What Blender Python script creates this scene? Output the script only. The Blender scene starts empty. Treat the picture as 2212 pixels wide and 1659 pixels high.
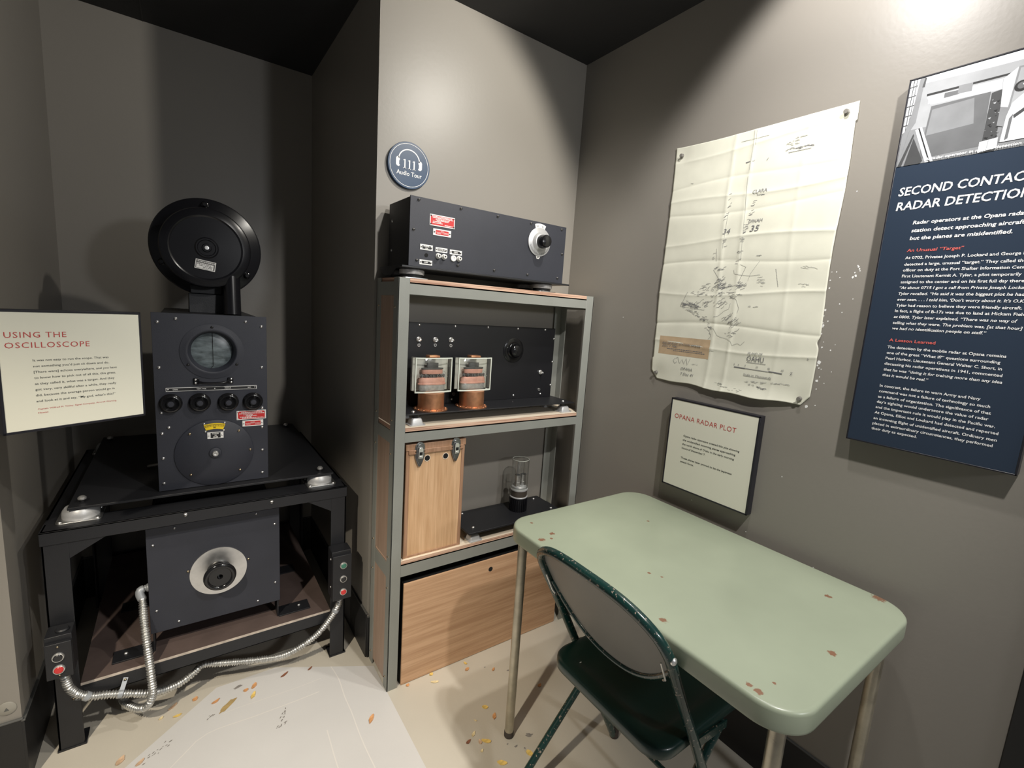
import bpy, bmesh, math, random
from mathutils import Vector, Matrix
random.seed(7)
SC = bpy.context.scene
COL = SC.collection
R = math.radians
PI = math.pi

# ------------------------------------------------------------------ camera
cam = bpy.data.objects.new('camera', bpy.data.cameras.new('camera'))
COL.objects.link(cam)
_rt = Vector((0.81839, -0.57082, 0.06637)); _up = Vector((0.03281, 0.16173, 0.98629)); _fw = Vector((0.57372, 0.80499, -0.15109))
mw = Matrix((( _rt.x, _up.x, -_fw.x, 0.0), (_rt.y, _up.y, -_fw.y, 0.0), (_rt.z, _up.z, -_fw.z, 1.38), (0, 0, 0, 1)))
cam.matrix_world = mw
cam.data.sensor_width = 36.0
cam.data.lens = 1012.236 / 2212 * 36.0
cam.data.clip_start = 0.02
SC.camera = cam

# ------------------------------------------------------------------ world, exposure, room lamps
w = bpy.data.worlds.new('world'); SC.world = w; w.use_nodes = True
w.node_tree.nodes['Background'].inputs[0].default_value = (0.95, 0.97, 1.0, 1)
w.node_tree.nodes['Background'].inputs[1].default_value = 0.11
SC.view_settings.view_transform = 'Standard'
SC.view_settings.look = 'None'
SC.view_settings.gamma = 1.0
SC.view_settings.use_curve_mapping = False
SC.view_settings.exposure = 0.0

def spot(name, loc, target, power, ang, blend, col, size=0.03):
    l = bpy.data.lights.new(name, 'SPOT'); l.energy = power; l.spot_size = R(ang); l.spot_blend = blend
    l.color = col; l.shadow_soft_size = size
    o = bpy.data.objects.new(name, l); COL.objects.link(o); o.location = loc
    d = Vector(target) - Vector(loc); o.rotation_euler = d.to_track_quat('-Z', 'Y').to_euler()
    return o
def aim(loc, d): return (loc[0] + d[0], loc[1] + d[1], loc[2] + d[2])
LA, LB = (1.08, 0.83, 2.40), (1.00, 0.57, 2.40)
spot('spotlight', LA, aim(LA, (-0.50, 0.59, -0.634)), 38, 116, 0.34, (1.0, 0.95, 0.86), 0.025)
spot('spotlight', LB, aim(LB, (0.53, -0.335, -0.78)), 27, 146, 0.30, (1.0, 0.965, 0.93), 0.025)
spot('spotlight', (-0.95, 0.15, 2.40), (0.12, 1.28, 0.0), 200, 47, 0.7, (1.0, 0.90, 0.74), 0.03)
spot('spotlight', (0.80, -0.12, 2.41), (1.12, 1.22, 0.80), 92, 84, 0.6, (1.0, 0.97, 0.92), 0.03)
l = bpy.data.lights.new('far_lamp', 'POINT'); l.energy = 52; l.color = (0.95, 0.97, 1.0); l.shadow_soft_size = 0.10
o = bpy.data.objects.new('far_lamp', l); COL.objects.link(o); o.location = (1.22, -1.60, 1.85)

# ------------------------------------------------------------------ materials
def _nt(name):
    m = bpy.data.materials.new(name); m.use_nodes = True
    nt = m.node_tree
    return m, nt, nt.nodes['Principled BSDF']
def _n(nt, t, **kw):
    n = nt.nodes.new(t)
    for k, v in kw.items(): setattr(n, k, v)
    return n
def mat(name, col, rough=0.5, metal=0.0, bump=0.0, bscale=60.0, var=0.0, vscale=6.0, spec=0.5, coat=0.0, stretch=None, rvar=0.0):
    m, nt, p = _nt(name)
    p.inputs['Base Color'].default_value = (*col, 1)
    p.inputs['Roughness'].default_value = rough
    p.inputs['Metallic'].default_value = metal
    p.inputs['Specular IOR Level'].default_value = spec
    p.inputs['Coat Weight'].default_value = coat
    if bump or var or rvar:
        tc = _n(nt, 'ShaderNodeTexCoord'); src = tc.outputs['Object']
        if stretch:
            mp = _n(nt, 'ShaderNodeMapping'); mp.inputs['Scale'].default_value = stretch
            nt.links.new(src, mp.inputs[0]); src = mp.outputs[0]
    if var or rvar:
        no = _n(nt, 'ShaderNodeTexNoise'); no.inputs['Scale'].default_value = vscale; no.inputs['Detail'].default_value = 6
        nt.links.new(src, no.inputs['Vector'])
    if var:
        mr = _n(nt, 'ShaderNodeMapRange'); mr.inputs[3].default_value = 1 - var; mr.inputs[4].default_value = 1 + var
        mr.inputs[1].default_value = 0.25; mr.inputs[2].default_value = 0.75
        nt.links.new(no.outputs[0], mr.inputs[0])
        vm = _n(nt, 'ShaderNodeVectorMath', operation='SCALE'); vm.inputs[0].default_value = col
        nt.links.new(mr.outputs[0], vm.inputs['Scale']); nt.links.new(vm.outputs[0], p.inputs['Base Color'])
    if rvar:
        m2 = _n(nt, 'ShaderNodeMapRange'); m2.inputs[3].default_value = max(0.02, rough - rvar); m2.inputs[4].default_value = rough + rvar
        nt.links.new(no.outputs[0], m2.inputs[0]); nt.links.new(m2.outputs[0], p.inputs['Roughness'])
    if bump:
        nb = _n(nt, 'ShaderNodeTexNoise'); nb.inputs['Scale'].default_value = bscale; nb.inputs['Detail'].default_value = 4
        nt.links.new(src, nb.inputs['Vector'])
        b = _n(nt, 'ShaderNodeBump'); b.inputs['Strength'].default_value = bump; b.inputs['Distance'].default_value = 0.002
        nt.links.new(nb.outputs[0], b.inputs['Height']); nt.links.new(b.outputs[0], p.inputs['Normal'])
    return m
def wood(name, c1, c2, grain, scale=1.0, rough=0.5):
    """procedural grain; grain = axis index the fibres run along"""
    m, nt, p = _nt(name)
    tc = _n(nt, 'ShaderNodeTexCoord'); mp = _n(nt, 'ShaderNodeMapping')
    s = [55 * scale] * 3; s[grain] = 2.6 * scale
    mp.inputs['Scale'].default_value = s
    nt.links.new(tc.outputs['Object'], mp.inputs[0])
    n1 = _n(nt, 'ShaderNodeTexNoise'); n1.inputs['Scale'].default_value = 1.0; n1.inputs['Detail'].default_value = 5; n1.inputs['Distortion'].default_value = 0.6
    nt.links.new(mp.outputs[0], n1.inputs['Vector'])
    mp2 = _n(nt, 'ShaderNodeMapping'); s2 = [230 * scale] * 3; s2[grain] = 9 * scale; mp2.inputs['Scale'].default_value = s2
    nt.links.new(tc.outputs['Object'], mp2.inputs[0])
    n2 = _n(nt, 'ShaderNodeTexNoise'); n2.inputs['Scale'].default_value = 1.0; n2.inputs['Detail'].default_value = 3
    nt.links.new(mp2.outputs[0], n2.inputs['Vector'])
    mx = _n(nt, 'ShaderNodeMath', operation='MULTIPLY_ADD'); mx.inputs[1].default_value = 0.6
    ad = _n(nt, 'ShaderNodeMath', operation='MULTIPLY'); ad.inputs[1].default_value = 0.4
    nt.links.new(n2.outputs[0], ad.inputs[0]); nt.links.new(n1.outputs[0], mx.inputs[0]); nt.links.new(ad.outputs[0], mx.inputs[2])
    cr = _n(nt, 'ShaderNodeValToRGB'); cr.color_ramp.elements[0].position = 0.36; cr.color_ramp.elements[1].position = 0.62
    cr.color_ramp.elements[0].color = (*c2, 1); cr.color_ramp.elements[1].color = (*c1, 1)
    nt.links.new(mx.outputs[0], cr.inputs[0]); nt.links.new(cr.outputs[0], p.inputs['Base Color'])
    p.inputs['Roughness'].default_value = rough
    b = _n(nt, 'ShaderNodeBump'); b.inputs['Strength'].default_value = 0.12; b.inputs['Distance'].default_value = 0.001
    nt.links.new(mx.outputs[0], b.inputs['Height']); nt.links.new(b.outputs[0], p.inputs['Normal'])
    return m
def plyedge(name):
    m, nt, p = _nt(name)
    tc = _n(nt, 'ShaderNodeTexCoord'); mp = _n(nt, 'ShaderNodeMapping'); mp.inputs['Scale'].default_value = (4, 4, 420)
    nt.links.new(tc.outputs['Object'], mp.inputs[0])
    n1 = _n(nt, 'ShaderNodeTexNoise'); n1.inputs['Scale'].default_value = 1.0; n1.inputs['Detail'].default_value = 4
    nt.links.new(mp.outputs[0], n1.inputs['Vector'])
    cr = _n(nt, 'ShaderNodeValToRGB'); e = cr.color_ramp.elements
    e[0].position = 0.40; e[0].color = (0.34, 0.18, 0.12, 1); e[1].position = 0.56; e[1].color = (0.66, 0.45, 0.33, 1)
    nt.links.new(n1.outputs[0], cr.inputs[0]); nt.links.new(cr.outputs[0], p.inputs['Base Color'])
    p.inputs['Roughness'].default_value = 0.7
    return m
def spots_mat(name, col, rough, spots, scol, noise_amt=0.0, thr=0.66, nscale=40, chipcol=None, coat=0.0, var=0.06, vscale=3.0, bump=0.0):
    """painted metal with worn marks at fixed places (object space x, y, radius) and optional random chips"""
    m, nt, p = _nt(name)
    tc = _n(nt, 'ShaderNodeTexCoord'); src = tc.outputs['Object']
    nv = _n(nt, 'ShaderNodeTexNoise'); nv.inputs['Scale'].default_value = vscale; nv.inputs['Detail'].default_value = 7
    nt.links.new(src, nv.inputs['Vector'])
    mr = _n(nt, 'ShaderNodeMapRange'); mr.inputs[1].default_value = 0.25; mr.inputs[2].default_value = 0.75
    mr.inputs[3].default_value = 1 - var; mr.inputs[4].default_value = 1 + var
    nt.links.new(nv.outputs[0], mr.inputs[0])
    vm = _n(nt, 'ShaderNodeVectorMath', operation='SCALE'); vm.inputs[0].default_value = col
    nt.links.new(mr.outputs[0], vm.inputs['Scale'])
    cur = vm.outputs[0]
    nz = _n(nt, 'ShaderNodeTexNoise'); nz.inputs['Scale'].default_value = 170; nz.inputs['Detail'].default_value = 4
    nt.links.new(src, nz.inputs['Vector'])
    fac = None
    for (x, y, z, r) in spots:
        d = _n(nt, 'ShaderNodeVectorMath', operation='DISTANCE'); d.inputs[1].default_value = (x, y, z)
        nt.links.new(src, d.inputs[0])
        q = _n(nt, 'ShaderNodeMath', operation='MULTIPLY_ADD'); q.inputs[1].default_value = -1.0 / r; q.inputs[2].default_value = 1.0
        nt.links.new(d.outputs['Value'], q.inputs[0])
        if fac is None: fac = q.outputs[0]
        else:
            mxx = _n(nt, 'ShaderNodeMath', operation='MAXIMUM'); nt.links.new(fac, mxx.inputs[0]); nt.links.new(q.outputs[0], mxx.inputs[1]); fac = mxx.outputs[0]
    def over(c0, f, c1):
        mm = _n(nt, 'ShaderNodeMix', data_type='RGBA'); nt.links.new(f, mm.inputs['Factor']); nt.links.new(c0, mm.inputs['A']); mm.inputs['B'].default_value = (*c1, 1)
        return mm.outputs['Result']
    if fac is not None:
        a = _n(nt, 'ShaderNodeMath', operation='ADD'); nt.links.new(fac, a.inputs[0]); nt.links.new(nz.outputs[0], a.inputs[1])
        st = _n(nt, 'ShaderNodeMapRange'); st.inputs[1].default_value = 0.92; st.inputs[2].default_value = 1.1
        nt.links.new(a.outputs[0], st.inputs[0]); cur = over(cur, st.outputs[0], scol)
    if chipcol:
        nc = _n(nt, 'ShaderNodeTexNoise'); nc.inputs['Scale'].default_value = nscale; nc.inputs['Detail'].default_value = 5; nc.inputs['Roughness'].default_value = 0.65
        nt.links.new(src, nc.inputs['Vector'])
        st = _n(nt, 'ShaderNodeMapRange'); st.inputs[1].default_value = thr; st.inputs[2].default_value = thr + 0.03
        nt.links.new(nc.outputs[0], st.inputs[0]); cur = over(cur, st.outputs[0], chipcol)
    nt.links.new(cur, p.inputs['Base Color'])
    p.inputs['Roughness'].default_value = rough; p.inputs['Coat Weight'].default_value = coat
    if bump:
        b = _n(nt, 'ShaderNodeBump'); b.inputs['Strength'].default_value = bump; b.inputs['Distance'].default_value = 0.002
        nt.links.new(nz.outputs[0], b.inputs['Height']); nt.links.new(b.outputs[0], p.inputs['Normal'])
    return m
def glass(name, tint=(1, 1, 1), rough=0.02, base=0.09):
    """thin clear glass: transparent, with a reflection that grows towards grazing angles"""
    m = bpy.data.materials.new(name); m.use_nodes = True; nt = m.node_tree; nt.nodes.clear()
    out = _n(nt, 'ShaderNodeOutputMaterial'); tr = _n(nt, 'ShaderNodeBsdfTransparent'); gl = _n(nt, 'ShaderNodeBsdfGlossy'); mx = _n(nt, 'ShaderNodeMixShader')
    lw = _n(nt, 'ShaderNodeLayerWeight'); lw.inputs[0].default_value = 0.35
    mr = _n(nt, 'ShaderNodeMapRange'); mr.inputs[3].default_value = base; mr.inputs[4].default_value = 0.85
    tr.inputs[0].default_value = (*tint, 1); gl.inputs['Roughness'].default_value = rough
    nt.links.new(lw.outputs['Facing'], mr.inputs[0]); pw = _n(nt, 'ShaderNodeMath', operation='POWER'); pw.inputs[1].default_value = 2.2
    nt.links.new(lw.outputs['Facing'], pw.inputs[0]); nt.links.new(pw.outputs[0], mr.inputs[0])
    nt.links.new(mr.outputs[0], mx.inputs[0]); nt.links.new(tr.outputs[0], mx.inputs[1]); nt.links.new(gl.outputs[0], mx.inputs[2]); nt.links.new(mx.outputs[0], out.inputs[0])
    return m

M = {}
M['wall'] = mat('wall_paint', (0.262, 0.243, 0.214), 0.42, bump=0.10, bscale=95, var=0.025, vscale=2.2)
M['ceil'] = mat('ceiling_paint', (0.020, 0.020, 0.021), 0.7, bump=0.2, bscale=60)
M['base'] = mat('baseboard_rubber', (0.012, 0.012, 0.013), 0.45)
M['lip'] = mat('baseboard_lip', (0.10, 0.10, 0.095), 0.4)
M['floor'] = spots_mat('floor_concrete', (0.58, 0.535, 0.45), 0.55, [], (0, 0, 0), chipcol=(0.30, 0.27, 0.23), thr=0.74, nscale=26, var=0.07, vscale=2.6, bump=0.12)
M['patch'] = spots_mat('floor_patch_paint', (0.655, 0.64, 0.62), 0.5, [], (0, 0, 0), chipcol=(0.32, 0.30, 0.28), thr=0.755, nscale=22, var=0.05, vscale=3.0, bump=0.12)
M['crackshade'] = mat('floor_crack_and_shade_edge', (0.74, 0.71, 0.67), 0.7)  # cracks in the patch, plus one painted shade boundary
M['smear'] = mat('floor_smear', (0.44, 0.31, 0.13), 0.6, var=0.2, vscale=60)
M['scuff'] = mat('floor_scuff', (0.26, 0.24, 0.22), 0.7, var=0.3, vscale=120)
M['wallchip'] = mat('plaster_white', (0.85, 0.85, 0.84), 0.8)
M['panel'] = mat('black_wrinkle_paint', (0.024, 0.026, 0.036), 0.52, bump=0.25, bscale=900, var=0.12, vscale=8)
M['panel2'] = mat('black_satin_paint', (0.013, 0.0135, 0.016), 0.46, bump=0.15, bscale=500, var=0.1)
M['black'] = mat('black_metal', (0.012, 0.012, 0.013), 0.38, var=0.15, vscale=10)
M['gloss'] = mat('black_gloss_enamel', (0.009, 0.009, 0.011), 0.24, spec=0.35)
M['bake'] = mat('bakelite', (0.010, 0.010, 0.011), 0.14)
M['void'] = mat('dark_recess', (0.004, 0.004, 0.004), 0.9)
M['rackpaint'] = mat('grey_green_paint', (0.255, 0.262, 0.238), 0.5, bump=0.12, bscale=350, var=0.06, vscale=9)
M['oakv'] = wood('oak_vertical', (0.70, 0.46, 0.27), (0.52, 0.31, 0.16), 2)
M['oakh'] = wood('oak_horizontal', (0.64, 0.41, 0.25), (0.47, 0.275, 0.155), 0, 0.85)
M['oakd'] = wood('oak_edge', (0.42, 0.25, 0.16), (0.30, 0.165, 0.09), 2)
M['walnut'] = wood('side_panel_wood', (0.40, 0.285, 0.215), (0.32, 0.22, 0.16), 2, 1.0, 0.55)
M['plytop'] = wood('plywood_top', (0.86, 0.76, 0.62), (0.76, 0.64, 0.49), 0, 0.6, 0.6)
M['plyedge'] = plyedge('plywood_edge')
M['hardboard'] = mat('brown_hardboard', (0.105, 0.075, 0.066), 0.6, var=0.15, vscale=14, bump=0.1, bscale=200)
M['boardedge'] = mat('hardboard_worn_edge', (0.52, 0.45, 0.38), 0.7, var=0.25, vscale=40)
M['alu'] = mat('cast_aluminium', (0.62, 0.62, 0.61), 0.36, 1.0, bump=0.1, bscale=300, var=0.08, vscale=30)
M['dialalu'] = mat('spun_aluminium', (0.74, 0.73, 0.71), 0.42, 1.0, var=0.12, vscale=40, rvar=0.12)
M['latchmetal'] = mat('dull_nickel', (0.30, 0.30, 0.32), 0.30, 1.0, var=0.2, vscale=60)
M['chrome'] = mat('nickel_plate', (0.86, 0.85, 0.83), 0.30, 0.85)
M['brass'] = mat('aged_brass', (0.58, 0.46, 0.30), 0.32, 1.0)
M['copper'] = mat('copper', (0.62, 0.30, 0.16), 0.42, 0.85, var=0.18, vscale=45, rvar=0.1)
M['pinkcopper'] = mat('copper_anode', (0.74, 0.38, 0.30), 0.5, 0.3, var=0.1, vscale=50)
M['reflplate'] = mat('reflected_light_plate', (0.72, 0.70, 0.64), 0.35, 0.4)  # pale tone stands in for light reflected inside the glass
M['tubebrown'] = mat('brown_tube_base', (0.060, 0.048, 0.038), 0.4)
M['grey'] = mat('dark_grey_metal', (0.14, 0.135, 0.13), 0.45, 0.5)
M['mica'] = mat('mica_grey', (0.42, 0.40, 0.39), 0.5, 0.3, var=0.25, vscale=90)
M['white'] = mat('white_enamel', (0.80, 0.79, 0.76), 0.4)
M['dialwhite'] = mat('dial_white', (0.52, 0.52, 0.52), 0.34, 0.35)
M['ink'] = mat('black_ink', (0.012, 0.012, 0.013), 0.6)
M['red'] = mat('red_enamel', (0.56, 0.030, 0.030), 0.4)
M['yellow'] = mat('yellow_scale', (0.85, 0.60, 0.02), 0.4)
M['btnred'] = mat('red_button', (0.62, 0.035, 0.035), 0.3)
M['btngreen'] = mat('green_button', (0.045, 0.17, 0.12), 0.3)
M['btnblack'] = mat('black_button', (0.02, 0.02, 0.022), 0.3)
M['conduit'] = mat('galvanised_conduit', (0.60, 0.60, 0.58), 0.36, 0.85, var=0.15, vscale=30)
M['pvc'] = mat('grey_fitting', (0.36, 0.38, 0.40), 0.45, 0.3)
M['crt'] = mat('screen_glass', (0.115, 0.140, 0.148), 0.30, var=0.6, vscale=1.0, stretch=(40, 25, 110), spec=0.6)
M['glass'] = glass('clear_glass', (0.97, 0.99, 0.97))
M['tubeglass'] = glass('tube_glass', (0.93, 0.94, 0.93))
M['rimglint'] = mat('glass_rim_highlight', (0.70, 0.74, 0.66), 0.25)  # whitish colour painted in as the bright highlight on glass rims
M['panelblk'] = mat('black_panel_paint', (0.009, 0.009, 0.011), 0.42, bump=0.12, bscale=500, var=0.15)
M['castgrey'] = mat('grey_casting', (0.56, 0.56, 0.56), 0.42, 0.35, bump=0.1, bscale=300)
M['tabletop'] = spots_mat('green_table_enamel', (0.350, 0.392, 0.288), 0.33,
    [(-.225, .290, .74, 0.0159), (-.277, .274, .74, 0.0174), (-.237, .375, .74, 0.0087), (-.246, .267, .74, 0.0087), (.087, .428, .74, 0.0116), (-.267, -.140, .74, 0.0159), (-.139, .003, .74, 0.0087), (-.125, -.027, .74, 0.0072), (.115, .211, .74, 0.0087), (.179, -.289, .74, 0.0145), (-.046, -.384, .74, 0.0159), (-.282, -.356, .74, 0.0145), (-.282, -.338, .74, 0.0116), (-.236, -.361, .74, 0.0072), (.29, -.36, .735, 0.0290), (-.30, -.02, .735, 0.0116), (-.30, .15, .735, 0.0101)],
    (0.24, 0.125, 0.075), chipcol=(0.20, 0.19, 0.13), thr=0.735, nscale=24, var=0.11, vscale=3.4, coat=0.1)
M['tableleg'] = mat('worn_beige_leg', (0.42, 0.38, 0.295), 0.32, 0.65, var=0.25, vscale=22, rvar=0.1)
M['rubber'] = mat('rubber_tip', (0.055, 0.045, 0.038), 0.8)
M['chair'] = spots_mat('dark_green_chair_enamel', (0.009, 0.040, 0.034), 0.24, [], (0, 0, 0), chipcol=(0.34, 0.27, 0.22), thr=0.605, nscale=120, var=0.15, vscale=6, coat=0.3)
M['chairplain'] = mat('green_seat_enamel', (0.008, 0.032, 0.026), 0.33, coat=0.15, var=0.1)
M['chairback'] = mat('grey_back_panel', (0.235, 0.226, 0.205), 0.40, var=0.08, vscale=4)
M['cream'] = mat('cream_sign_face', (0.80, 0.79, 0.67), 0.45)
M['signred'] = mat('sign_red_ink', (0.52, 0.06, 0.055), 0.5)
M['signink'] = mat('sign_dark_ink', (0.035, 0.04, 0.04), 0.5)
M['frame'] = mat('black_sign_frame', (0.014, 0.014, 0.020), 0.35)
M['navy'] = mat('navy_panel', (0.023, 0.036, 0.060), 0.33)
M['navydisc'] = mat('navy_disc', (0.014, 0.050, 0.115), 0.38)
M['signwhite'] = mat('sign_white', (0.86, 0.86, 0.86), 0.45)
M['coral'] = mat('coral_heading', (0.75, 0.14, 0.12), 0.5)
M['paper'] = mat('old_paper', (0.74, 0.735, 0.62), 0.7, var=0.06, vscale=14, bump=0.06, bscale=120)
M['pencil'] = mat('pencil_marks', (0.17, 0.17, 0.18), 0.8)
M['faint'] = mat('faint_pencil', (0.40, 0.40, 0.37), 0.8)
M['tanlabel'] = mat('tan_paper_label', (0.50, 0.37, 0.235), 0.7, var=0.12, vscale=30)
M['pin'] = mat('grey_pushpin', (0.20, 0.19, 0.17), 0.4)
for i, v in enumerate((0.02, 0.06, 0.14, 0.24, 0.38, 0.58, 0.80)): M['ph%d' % i] = mat('photo_grey', (v * 0.95, v * 0.98, v * 1.03), 0.4, var=0.12, vscale=25)
M['plug'] = mat('painted_plate', (0.30, 0.285, 0.245), 0.4)
M['post'] = mat('black_trim', (0.010, 0.010, 0.010), 0.5)

# ------------------------------------------------------------------ mesh helpers
ORG = {}
class MB:
    def __init__(s): s.bm = bmesh.new()
    def face(s, vs, m=0):
        try:
            f = s.bm.faces.new(vs); f.material_index = m; return f
        except ValueError: return None
    def poly(s, pts, m=0): return s.face([s.bm.verts.new(p) for p in pts], m)
    def box(s, a, b, m=0):
        x0, y0, z0 = [min(p, q) for p, q in zip(a, b)]; x1, y1, z1 = [max(p, q) for p, q in zip(a, b)]
        v = [s.bm.verts.new(p) for p in ((x0,y0,z0),(x1,y0,z0),(x1,y1,z0),(x0,y1,z0),(x0,y0,z1),(x1,y0,z1),(x1,y1,z1),(x0,y1,z1))]
        for q in ((3,2,1,0),(4,5,6,7),(0,1,5,4),(1,2,6,5),(2,3,7,6),(3,0,4,7)): s.face([v[i] for i in q], m)
        return s
    def prism(s, pts, vec, m=0, mcap=None):
        vec = Vector(vec); a = [s.bm.verts.new(p) for p in pts]; b = [s.bm.verts.new(Vector(p) + vec) for p in pts]
        n = len(pts); s.face(a[::-1], m if mcap is None else mcap); s.face(b, m if mcap is None else mcap)
        for i in range(n): s.face([a[i], a[(i+1) % n], b[(i+1) % n], b[i]], m)
        return s
    def lathe(s, o, ax, prof, seg=32, m=0, mats=None, sx=1.0):
        """prof: (radius, distance along ax); ends with radius 0 close to a point, others are capped"""
        o = Vector(o); ax = Vector(ax).normalized(); u = ax.orthogonal().normalized()
        if abs(ax.y) > 0.9: u = Vector((1, 0, 0))
        if abs(ax.z) > 0.9: u = Vector((1, 0, 0))
        v = ax.cross(u); rings = []
        for r, h in prof:
            if r < 1e-6: rings.append([s.bm.verts.new(o + ax * h)])
            else: rings.append([s.bm.verts.new(o + ax * h + (u * math.cos(2*PI*i/seg) * sx + v * math.sin(2*PI*i/seg)) * r) for i in range(seg)])
        for k in range(len(rings) - 1):
            A, B = rings[k], rings[k+1]; mm = mats[k] if mats else m
            for i in range(seg):
                j = (i + 1) % seg
                if len(A) == 1 and len(B) == 1: continue
                if len(A) == 1: s.face([A[0], B[j], B[i]][::-1], mm)
                elif len(B) == 1: s.face([A[i], A[j], B[0]], mm)
                else: s.face([A[i], A[j], B[j], B[i]], mm)
        if len(rings[0]) > 1: s.face(rings[0][::-1], mats[0] if mats else m)
        if len(rings[-1]) > 1: s.face(rings[-1], mats[-1] if mats else m)
        return s
    def cyl(s, a, b, r, r2=None, seg=20, m=0):
        a = Vector(a); b = Vector(b); return s.lathe(a, b - a, [(r, 0), (r if r2 is None else r2, (b - a).length)], seg, m)
    def tube(s, pts, rad, seg=10, m=0, closed=False, flat=None):
        pts = [Vector(p) for p in pts]; n = len(pts)
        rad = rad if hasattr(rad, '__len__') else [rad] * n
        T = []
        for i in range(n):
            a = pts[i-1] if (i > 0 or closed) else pts[i]; b = pts[(i+1) % n] if (i < n-1 or closed) else pts[i]
            T.append((b - a).normalized())
        u = T[0].orthogonal().normalized(); rings = []
        for i in range(n):
            u = (u - T[i] * u.dot(T[i])); u = u.normalized() if u.length > 1e-6 else T[i].orthogonal().normalized()
            v = T[i].cross(u)
            rings.append([s.bm.verts.new(pts[i] + (u * math.cos(2*PI*k/seg) + v * math.sin(2*PI*k/seg)) * rad[i]) for k in range(seg)])
        for i in range(n if closed else n - 1):
            A, B = rings[i], rings[(i+1) % n]
            for k in range(seg): s.face([A[k], A[(k+1) % seg], B[(k+1) % seg], B[k]], m)
        if not closed: s.face(rings[0][::-1], m); s.face(rings[-1], m)
        return s
    def ribbon(s, pts, wd, nrm, m=0):
        pts = [Vector(p) for p in pts]; nrm = Vector(nrm)
        prev = None
        for i, p in enumerate(pts):
            t = (pts[min(i+1, len(pts)-1)] - pts[max(i-1, 0)]).normalized(); sd = t.cross(nrm).normalized() * wd / 2
            cur = (s.bm.verts.new(p + sd), s.bm.verts.new(p - sd))
            if prev: s.face([prev[0], prev[1], cur[1], cur[0]], m)
            prev = cur
        return s
    def build(s, name, mats, parent=None, bevel=0.0, seg=2, sharp=40, flat=False, normals=True):
        if normals: bmesh.ops.recalc_face_normals(s.bm, faces=s.bm.faces)
        if parent is not None: o = ORG[parent.name]
        else:
            vs = s.bm.verts; xs = [v.co.x for v in vs]; ys = [v.co.y for v in vs]; zs = [v.co.z for v in vs]
            o = Vector(((min(xs)+max(xs))/2, (min(ys)+max(ys))/2, min(zs)))
        for v in s.bm.verts: v.co -= o
        me = bpy.data.meshes.new(name); s.bm.to_mesh(me); s.bm.free()
        for mm in (mats if isinstance(mats, (list, tuple)) else [mats]): me.materials.append(mm)
        if not flat:
            me.polygons.foreach_set('use_smooth', [True] * len(me.polygons)); me.set_sharp_from_angle(angle=R(sharp))
        ob = bpy.data.objects.new(name, me); COL.objects.link(ob)
        if parent is not None: ob.parent = parent
        else: ob.location = o
        ORG[ob.name] = o
        if bevel:
            b = ob.modifiers.new('bevel', 'BEVEL'); b.width = bevel; b.segments = seg; b.limit_method = 'ANGLE'; b.angle_limit = R(45); b.harden_normals = False
        return ob
def thing(name, loc, label, cat, group=None):
    o = bpy.data.objects.new(name, None); COL.objects.link(o); o.location = loc; o.empty_display_size = 0.05
    ORG[o.name] = Vector(loc); o['label'] = label; o['category'] = cat
    if group: o['group'] = group
    return o
def tag(o, label, cat, group=None):
    o['label'] = label; o['category'] = cat
    if group: o['group'] = group
    return o
def struct(o): o['kind'] = 'structure'; return o
def lab(o, t): o['label'] = t; return o
_proto = {}
def stamp(key, make, name, loc, parent, rot=None):
    """a small repeated part: shared mesh, own object; make() fills an MB around the origin pointing along -Y"""
    if key not in _proto:
        mb, mt = make(); bmesh.ops.recalc_face_normals(mb.bm, faces=mb.bm.faces)
        me = bpy.data.meshes.new(name); mb.bm.to_mesh(me); mb.bm.free()
        for q in (mt if isinstance(mt, (list, tuple)) else [mt]): me.materials.append(q)
        me.polygons.foreach_set('use_smooth', [True] * len(me.polygons)); me.set_sharp_from_angle(angle=R(40))
        _proto[key] = me
    o = bpy.data.objects.new(name, _proto[key]); COL.objects.link(o); o.parent = parent
    o.location = Vector(loc) - ORG[parent.name]
    if rot: o.rotation_euler = rot
    return o
def mk_screw(r, mt, slot=True):
    def f():
        mb = MB(); mb.lathe((0, 0.001, 0), (0, -1, 0), [(r, 0), (r, r*0.35), (r*0.85, r*0.7), (r*0.45, r*0.95), (0, r*1.02)], 14)
        if slot: mb.box((-r*0.9, -r*1.06, -r*0.13), (r*0.9, -r*0.55, r*0.13), 1)
        return mb, [mt, M['void']]
    return f
def screw(p, parent, r=0.004, mt='chrome', rot=None):
    return stamp('screw%g%s' % (r, mt), mk_screw(r, M[mt]), 'screw', p, parent, rot)
ROTX = (0, 0, R(-90))      # a -Y stamp turned to look along -X
ROTUP = (R(-90), 0, 0)     # a -Y stamp turned to look up
def arc(c, r, a0, a1, n): return [(c[0] + r*math.cos(R(a0 + (a1-a0)*i/n)), c[1] + r*math.sin(R(a0 + (a1-a0)*i/n))) for i in range(n+1)]
def rrect(x0, y0, x1, y1, r, n=8):
    out = []
    for cx, cy, a in ((x1-r, y1-r, 0), (x0+r, y1-r, 90), (x0+r, y0+r, 180), (x1-r, y0+r, 270)): out += arc((cx, cy), r, a, a+90, n)
    return out
def spline(pts, step):
    P = [Vector(p) for p in pts]; P = [P[0]*2 - P[1]] + P + [P[-1]*2 - P[-2]]; out = []
    for i in range(1, len(P)-2):
        n = max(2, int((P[i+1]-P[i]).length / step))
        for k in range(n):
            t = k/n; a, b, c, d = P[i-1], P[i], P[i+1], P[i+2]
            out.append(0.5*((2*b) + (c-a)*t + (2*a-5*b+4*c-d)*t*t + (3*b-a-3*c+d)*t*t*t))
    out.append(P[-2]); return out

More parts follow.
